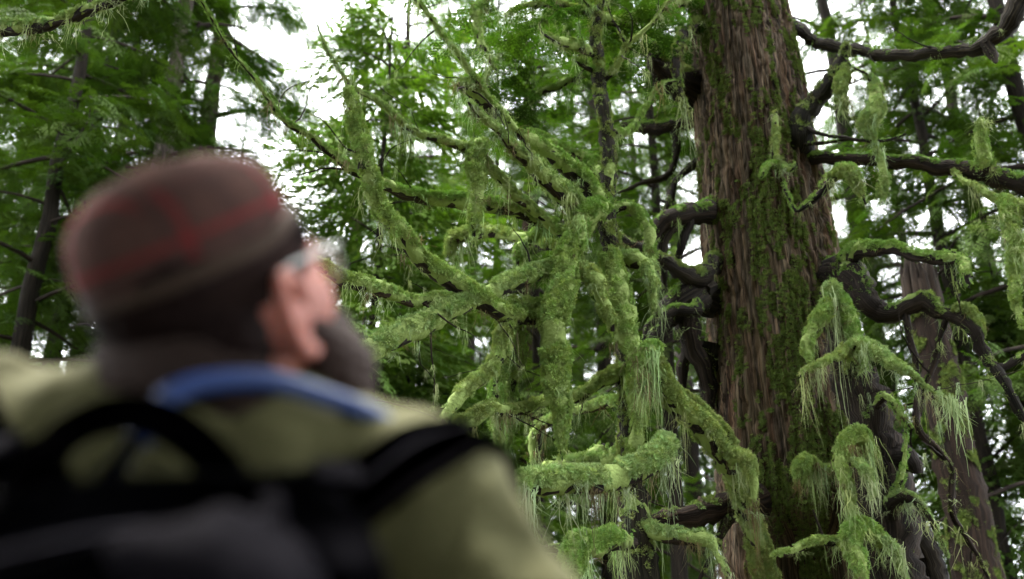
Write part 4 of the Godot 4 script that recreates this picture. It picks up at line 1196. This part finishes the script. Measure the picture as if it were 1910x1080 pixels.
	var tp := PackedVector3Array(spline([W(-0.285, 1.455, -0.690), W(-0.262, 1.495, -0.695), W(-0.208, 1.512, -0.722), W(-0.160, 1.506, -0.750), W(-0.112, 1.490, -0.772), W(-0.085, 1.462, -0.800), W(-0.078, 1.440, -0.880), W(-0.098, 1.360, -0.965), W(-0.115, 1.280, -1.002)], 6))
	tube(tb, tp, fill_radius(tp.size(), 0.0092), 12)
	var mt := mat(Color(0.011, 0.038, 0.155), 0.4)
	mt.metallic_specular = 0.6
	part(pk, "drinking_tube", tb.mesh(), mt)
	var gb := MB.new()
	ribbon(gb, spline([W(-0.276, 1.452, -0.668), W(-0.281, 1.430, -0.655), W(-0.288, 1.405, -0.640)], 4), [Vector3(0, 0.3, 1), Vector3(0, 0.3, 1), Vector3(0, 0.3, 1), Vector3(0, 0.3, 1), Vector3(0, 0.3, 1), Vector3(0, 0.3, 1), Vector3(0, 0.3, 1), Vector3(0, 0.3, 1), Vector3(0, 0.3, 1)], 0.014, 0.004)
	part(pk, "pull_tag", gb.mesh(), mat(Color(0.018, 0.030, 0.16), 0.6))


# ---------------------------------------------------------------- the scene
func _ready() -> void:
	rng.seed = 20
	N1 = rock_noise(3, 1.0, 3)
	N2 = rock_noise(5, 1.0, 2)
	# camera: low behind the hiker, tilted up, focused on the mossy tree
	var cam := Camera3D.new()
	cam.name = "camera"
	add_child(cam)
	cam.position = Vector3(0, 1.3, 0)
	cam.rotation_degrees = Vector3(22, 0, 0)
	var lens := CameraAttributesPhysical.new()
	lens.frustum_focal_length = 38.06
	lens.exposure_aperture = 1.8
	lens.frustum_focus_distance = 4.9
	cam.attributes = lens
	cam.fov = 35.0
	cam.near = 0.05
	cam.far = 400.0
	cam.current = true
	# bright overcast sky
	var sky := ProceduralSkyMaterial.new()
	sky.sky_top_color = Color(0.98, 0.99, 1.0)
	sky.sky_horizon_color = Color(0.95, 0.97, 1.0)
	sky.ground_bottom_color = Color(0.12, 0.12, 0.09)
	sky.ground_horizon_color = Color(0.2, 0.2, 0.17)
	sky.sun_angle_max = 1.0
	var env := Environment.new()
	env.background_mode = Environment.BG_SKY
	env.sky = Sky.new()
	env.sky.sky_material = sky
	env.background_energy_multiplier = 0.7
	env.tonemap_mode = Environment.TONE_MAPPER_LINEAR
	env.tonemap_exposure = 10.8
	env.sdfgi_enabled = true
	env.ssao_enabled = true
	env.ssil_enabled = true
	var we := WorldEnvironment.new()
	we.name = "environment"
	we.environment = env
	add_child(we)
	var sun := DirectionalLight3D.new()
	sun.name = "sun"
	sun.light_energy = 0.5
	sun.light_angular_distance = 20.0
	sun.light_color = Color(1.0, 0.98, 0.94)
	sun.shadow_enabled = true
	add_child(sun)
	sun.rotation_degrees = Vector3(-70, -125, 0)
	materials()
	FUR = fur_mesh()
	STRANDS = [strand_mesh(16, 0.035), strand_mesh(22, 0.055), strand_mesh(12, 0.028)]
	FRONDS = [frond_mesh(9, 0.46, 4), frond_mesh(8, 0.38, 4)]
	BROAD = broad_mesh()
	# forest floor
	var gb := MB.new()
	var gn := 80
	for a in gn + 1:
		for b in gn + 1:
			var x := (float(a) / gn - 0.5) * 220.0
			var z := (float(b) / gn - 0.5) * 220.0
			var far := smoothstep(3.0, 12.0, Vector2(x, z).length())
			gb.v.append(Vector3(x, far * 0.5 * N2.get_noise_2d(x * 0.12, z * 0.12) - 0.25 * far, z))
			gb.n.append(Vector3.UP)
	for a in gn:
		for b in gn:
			var k := a * (gn + 1) + b
			gb.i.append_array(PackedInt32Array([k, k + gn + 1, k + 1, k + 1, k + gn + 1, k + gn + 2]))
	var mf := mat(Color(0.055, 0.052, 0.028), 1.0)
	cloth_relief(mf, 4.0, 1.0)
	var ground := part(self, "ground", gb.mesh(), mf)
	ground.set_meta("kind", "structure")
	make_cedar()
	var mossy := thing("mossy_tree", "small crooked tree whose every branch is bearded with hanging green moss", "tree", "", Vector3(0.92, 0, -5.6))
	for r in MOSSY:
		make_branch(mossy, shifted(r, mossy.position))
	rng.seed = 40
	for t in TREES:
		var o := forest_tree(t[0], t[1], t[2], t[3], t[4], t[5], t[6], t[7], t[8], t[9], t[10], LEAVES[t[11]], BARKS[t[12]], Vector3(t[13], 0, 0), t[14] == 1, t[15], "trees standing in the forest behind", 1.0 if t[3] > -16.0 else (1.25 if t[3] > -24.0 else 1.6))
		if t[2] < -3.0 and t[3] > -5.0:
			for r in LIMB:
				make_branch(o, shifted(r, o.position))
	rng.seed = 41
	make_snag()
	rng.seed = 42
	for t in SHADE_CEDARS:
		forest_tree("cedar_tree", "big unseen cedar added behind the hiker to shade him", t[0], t[1], 20.0, 0.4, t[2], 17.0, t[3], 84, 34.0, LEAVES[1], BARKS[1], Vector3.ZERO, false, 0.0, "unseen cedars added to shade the hiker", 2.2)
	make_person()


func make_snag() -> void:
	var o := thing("broken_trunk", "broken red-brown trunk without a crown behind the S-shaped bare limb", "dead tree", "", Vector3(4.68, 0, -9.5))
	var mb := MB.new()
	var p := PackedVector3Array()
	var rr := PackedFloat32Array()
	for s in 61:
		var y := 5.0 * s / 60.0
		p.append(Vector3(-0.02 * y + 0.05 * N2.get_noise_1d(y * 0.6), y, 0))
		rr.append(lerpf(0.26, 0.18, s / 60.0) * (1.0 + 0.5 * smoothstep(0.8, 0.0, y)))
	tube(mb, p, rr, 28, 0.22, 4.0, 0.0, Color(0.040, 0.026, 0.019))
	# splintered top
	for k in 16:
		var g := TAU * k / 16.0 + rnd(-0.15, 0.15)
		var q := p[60] + Vector3(cos(g), -0.3, sin(g)) * 0.15
		var h := rnd(0.35, 0.75)
		tube(mb, PackedVector3Array([q, q + Vector3(0, h * 0.6, 0), q + Vector3(rnd(-0.05, 0.05), h, rnd(-0.05, 0.05))]), PackedFloat32Array([0.06, 0.045, 0.004]), 6, 0.2, 12.0, 0.0, Color(0.060, 0.042, 0.031))
	var trunk := part(o, "trunk", mb.mesh(), M.bark)
	var buf := PackedFloat32Array()
	for k in 9000:
		var s := rng.randi_range(18, 60)
		var g := rnd(0, TAU)
		var q := p[s] + Vector3(cos(g) * rr[s] * 0.98, rnd(-0.05, 0.05), sin(g) * rr[s] * 0.98)
		if N2.get_noise_3dv(q * 2.2) + 0.3 * N2.get_noise_3dv(q * 7.0) < 0.12:
			continue
		var sc := rnd(0.015, 0.035)
		put(buf, aim(Vector3(cos(g), 0.4, sin(g)).normalized(), rnd(0, TAU)).scaled_local(Vector3(sc, sc, sc)), q, tint(Color(0.140, 0.195, 0.050), 0.35))
	many(trunk, "trunk_moss", FUR, M.moss, buf)


# unseen cedars added to shade the hiker: x, z, lowest limb, reach
const SHADE_CEDARS := [[-1.6, 2.4, 5.8, 3.2], [0.9, 2.6, 5.8, 3.2], [-2.6, 3.4, 5.0, 4.0], [2.2, 3.4, 5.0, 4.0], [-4.8, 2.0, 5.2, 3.2], [0.3, 5.5, 3.6, 4.5], [4.8, 2.4, 5.2, 3.2], [-6.5, 4.8, 3.4, 4.2], [6.5, 4.8, 3.4, 4.2]]
const LEAVES := [Color(0.062, 0.108, 0.024), Color(0.050, 0.082, 0.021), Color(0.098, 0.160, 0.036)]
const BARKS := [Color(0.14, 0.110, 0.085), Color(0.075, 0.048, 0.034), Color(0.038, 0.029, 0.023), Color(0.19, 0.16, 0.13)]
# name, label, x, z, height, trunk radius, lowest and highest limb, reach, limbs, sprays per metre, leaf, bark, lean, broad, bare limbs
const TREES := [
	["hemlock_tree", "pale grey trunked hemlock, the slimmer of a pair above the plaid cap", -5.67, -13.00, 22, 0.24, 4, 18, 2.4, 48, 30, 0, 3, 0, 0, 0.35],
	["hemlock_tree", "brown trunked hemlock, the thicker of a pair above the plaid cap", -5.76, -15.00, 24, 0.27, 4, 20, 2.4, 50, 30, 0, 0, 0, 0, 0.2],
	["hemlock_tree", "slim dark trunked hemlock behind the long curved mossy branch", -1.92, -15.00, 11, 0.16, 3, 10, 2, 28, 21, 0, 2, 0, 0, 0.3],
	["hemlock_tree", "reddish trunked hemlock seen just past the hiker's glasses", -3.97, -21.00, 20, 0.3, 3, 17, 3, 36, 21, 0, 1, 0, 0, 0.2],
	["vine_maple", "bright green broad-leaved maple above the tip of the curved mossy branch", -1.93, -12.00, 12, 0.09, 4.5, 11, 2.6, 37, 23, 2, 2, 0, 1, 0],
	["vine_maple", "low bright green maple behind the mossy branches at the hiker's shoulder", -1.63, -14.00, 7, 0.07, 1.2, 6.5, 2.4, 50, 34, 2, 2, 0, 1, 0],
	["young_cedar_tree", "dense young cedar with dark drooping sprays beside the plaid cap", -6.20, -11.00, 17, 0.16, 1.5, 15, 3, 56, 28, 1, 2, 0, 0, 0.1],
	["young_cedar_tree", "tall young cedar filling the gap between dense cedar and paired hemlocks", -8.40, -17.00, 22, 0.22, 2, 20, 3.2, 56, 25, 1, 2, 0, 0, 0.1],
	["young_cedar_tree", "cedar holding out one thick mossy limb high over the hiker", -3.40, -4.60, 15, 0.2, 7.5, 13, 2, 26, 20, 0, 2, 0, 0, 0.1],
	["young_cedar_tree", "dark young cedar hanging its sprays past the mossy drooping limb", 7.17, -11.00, 18, 0.22, 2, 16, 3.2, 45, 21, 1, 2, 0, 0, 0.1],
	["hemlock_tree", "dark hemlock whose crown fills the space above the horizontal mossy limb", 6.28, -15.00, 21, 0.25, 3, 18, 3.2, 42, 18, 1, 2, 0, 0, 0.15],
	["hemlock_tree", "tall hemlock with loose crown beyond the broken red trunk", 10.14, -18.00, 24, 0.26, 3, 21, 3.4, 42, 18, 0, 2, 0, 0, 0.15],
	["hemlock_tree", "reddish hemlock trunk glimpsed below the thick mossy drape", 0.38, -20.00, 18, 0.32, 4, 16, 2.8, 40, 21, 1, 1, 0, 0, 0.2],
	["hemlock_tree", "hemlock standing straight behind the small moss-bearded tree's stem", 1.77, -17.00, 19, 0.22, 3, 17, 2.8, 36, 18, 1, 2, 0, 0, 0.2],
	["hemlock_tree", "hemlock showing through the tangle of dark limbs beside the big cedar", 4.68, -24.00, 24, 0.3, 3, 21, 3.2, 43, 20, 1, 2, 0, 0, 0.2],
	["hemlock_tree", "brown hemlock seen through gaps of the mossy branches", -1.18, -25.00, 21, 0.28, 3, 18, 3.2, 35, 17, 0, 2, 0, 0, 0.2],
	["hemlock_tree", "short hemlock topping out below the bright opening in the canopy", -6.97, -27.00, 11, 0.25, 2, 10.5, 3, 40, 24, 0, 2, 0, 0, 0.1],
	["hemlock_tree", "distant hemlock at the edge of the bright canopy opening", -10.11, -30.00, 21, 0.3, 3, 19, 3.2, 48, 24, 0, 2, 0, 0, 0.2],
	["hemlock_tree", "hemlock mostly hidden by the big cedar's trunk", 7.78, -26.00, 26, 0.3, 3, 23, 3.4, 48, 24, 1, 2, 0, 0, 0.2],
	["hemlock_tree", "far hemlock framed under the bright-topped mossy limb", 13.60, -29.00, 27, 0.3, 3, 24, 3.6, 38, 16, 0, 2, 0, 0, 0.2],
	["hemlock_tree", "very distant pale hemlock right beside the cedar's trunk", 14.48, -38.00, 30, 0.3, 3, 26, 3.8, 35, 15, 0, 2, 0, 0, 0.2],
	["hemlock_tree", "far hemlock with soft green crown behind the bright green maple", -4.42, -36.00, 24, 0.3, 3, 22, 3.8, 41, 18, 0, 2, 0, 0, 0.2],
	["hemlock_tree", "far hemlock filling the distance under the thick mossy drape", 2.03, -38.00, 26, 0.3, 3, 24, 3.8, 41, 17, 0, 2, 0, 0, 0.2],
	["hemlock_tree", "far hemlock glimmering through the dense young cedar", -18.03, -32.00, 26, 0.3, 3, 24, 3.8, 54, 22, 0, 2, 0, 0, 0.2],
	["hemlock_tree", "far hemlock between the two paired trunks", -18.01, -40.00, 28, 0.3, 3, 26, 4, 38, 17, 0, 2, 0, 0, 0.2],
	["hemlock_tree", "far hemlock behind the dark young cedar's drooping sprays", 20.23, -34.00, 28, 0.3, 3, 26, 4, 35, 15, 0, 2, 0, 0, 0.2],
	["hemlock_tree", "very distant hemlock behind the dark tangle of limbs", 6.74, -42.00, 28, 0.3, 3, 26, 4, 44, 20, 0, 2, 0, 0, 0.2],
	["hemlock_tree", "very distant hemlock past the hiker's cheek", -8.73, -44.00, 20, 0.3, 3, 18, 4, 44, 20, 0, 2, 0, 0, 0.2],
	["vine_maple", "low maple with light leaves under the mossy branch stubs", -0.55, -16.00, 6.5, 0.06, 1.2, 6, 2.4, 26, 24, 2, 2, 0, 1, 0],
	["vine_maple", "leafy maple clump behind the S-shaped bare limb's tip", 7.41, -13.00, 7.5, 0.07, 1.5, 7, 2.6, 34, 26, 0, 2, 0, 1, 0],
	["hemlock_tree", "thick green hemlock crowding in behind the dense young cedar", -11.65, -20.00, 24, 0.24, 2, 22, 3.4, 50, 21, 0, 2, 0, 0, 0.1],
	["hemlock_tree", "hemlock sapling reaching up beside the brown trunked hemlock", -6.88, -19.00, 13, 0.18, 2, 11, 3, 60, 34, 0, 2, 0, 0, 0.1],
	["young_cedar_tree", "bushy young cedar under the long mossy branches", -1.65, -21.00, 9, 0.14, 1.2, 8.5, 3, 38, 21, 0, 2, 0, 0, 0],
	["young_cedar_tree", "bushy young cedar filling the light below the thick mossy drape", 0.90, -26.00, 11, 0.16, 1.2, 10, 3.4, 48, 25, 0, 2, 0, 0, 0],
	["young_cedar_tree", "bushy young cedar behind the lower stem of the small bearded tree", 2.82, -23.00, 9, 0.16, 1.2, 8.5, 3.2, 42, 24, 0, 2, 0, 0, 0],
	["young_cedar_tree", "bushy cedar beyond the dark tangle of limbs", 6.54, -31.00, 12, 0.16, 1.2, 11, 3.6, 42, 24, 0, 2, 0, 0, 0],
	["young_cedar_tree", "bushy young cedar past the hiker's beard", -4.84, -29.00, 12, 0.16, 1.2, 11, 3.4, 46, 26, 0, 2, 0, 0, 0],
	["young_cedar_tree", "bushy cedar between the big cedar and the broken red trunk", 9.72, -21.00, 11, 0.16, 1.2, 10, 3.2, 35, 19, 1, 2, 0, 0, 0],
	["young_cedar_tree", "bushy cedar beyond the broken red trunk", 14.13, -24.00, 13, 0.16, 1.2, 12, 3.4, 35, 19, 1, 2, 0, 0, 0],
	["hemlock_tree", "pale far-off hemlock behind the bushy cedars", -0.72, -46.00, 24, 0.3, 1.5, 22, 4.4, 46, 20, 0, 2, 0, 0, 0.1],
	["hemlock_tree", "pale far-off hemlock beyond the massive cedar", 12.54, -48.00, 26, 0.3, 1.5, 24, 4.4, 46, 20, 0, 2, 0, 0, 0.1],
	["hemlock_tree", "faint far-off hemlock deep in the forest behind the bright maples", -5.08, -52.00, 22, 0.3, 1.5, 20, 4.4, 46, 20, 0, 2, 0, 0, 0.1],
	["hemlock_tree", "faint far-off hemlock deep in the forest behind the small bearded tree", 5.61, -54.00, 26, 0.3, 1.5, 24, 4.4, 46, 20, 0, 2, 0, 0, 0.1],
	["hemlock_tree", "slim dark hemlock crowding between the small bearded tree and the massive cedar", 2.20, -12.50, 15, 0.13, 4.6, 14, 2.6, 40, 22, 1, 2, 0, 0, 0.1],
	["hemlock_tree", "slim hemlock whose sprays close the gaps above the diagonal mossy branches", 0.43, -15.00, 15, 0.13, 6, 14, 2.6, 28, 16, 1, 2, 0, 0, 0.1],
	["hemlock_tree", "light green hemlock rising behind the broad-leaved maple", -2.63, -19.00, 22, 0.2, 4, 20, 3, 50, 22, 2, 2, 0, 0, 0.1],
	["young_cedar_tree", "shaggy young cedar whose sprays hang just behind the plaid cap", -7.36, -14.00, 19, 0.18, 2, 17, 2.8, 60, 32, 1, 2, 0, 0, 0.1],
	["hemlock_tree", "tall hemlock high behind the diagonal thin mossy twig", -2.64, -31.00, 30, 0.26, 6, 28, 3.8, 76, 34, 0, 2, 0, 0, 0.1],
	["hemlock_tree", "tall hemlock whose top closes the sky over the mossy stubs", -0.64, -34.00, 32, 0.26, 8, 30, 4, 76, 34, 0, 2, 0, 0, 0.1],
	["hemlock_tree", "tall hemlock high behind the small bearded tree's bare tip", 2.27, -30.00, 30, 0.26, 7, 28, 3.8, 76, 34, 1, 2, 0, 0, 0.1],
	["hemlock_tree", "tall hemlock closing the gap beside the massive cedar's upper trunk", 4.99, -33.00, 32, 0.26, 7, 30, 4, 80, 34, 1, 2, 0, 0, 0.1],
	["hemlock_tree", "tall hemlock far behind the thick mossy limb over the hiker", -14.73, -24.00, 26, 0.24, 3, 24, 3.6, 76, 34, 1, 2, 0, 0, 0.1],
	["hemlock_tree", "remote hemlock beside the bright canopy opening, behind the paired trunks", -12.97, -40.00, 24, 0.26, 3, 22, 4, 66, 32, 0, 2, 0, 0, 0.1],
	["hemlock_tree", "dark hemlock with open boughs right behind the broken red trunk", 6.42, -12.50, 17, 0.15, 5.5, 16, 2.8, 56, 28, 1, 2, 0, 0, 0.1],
]
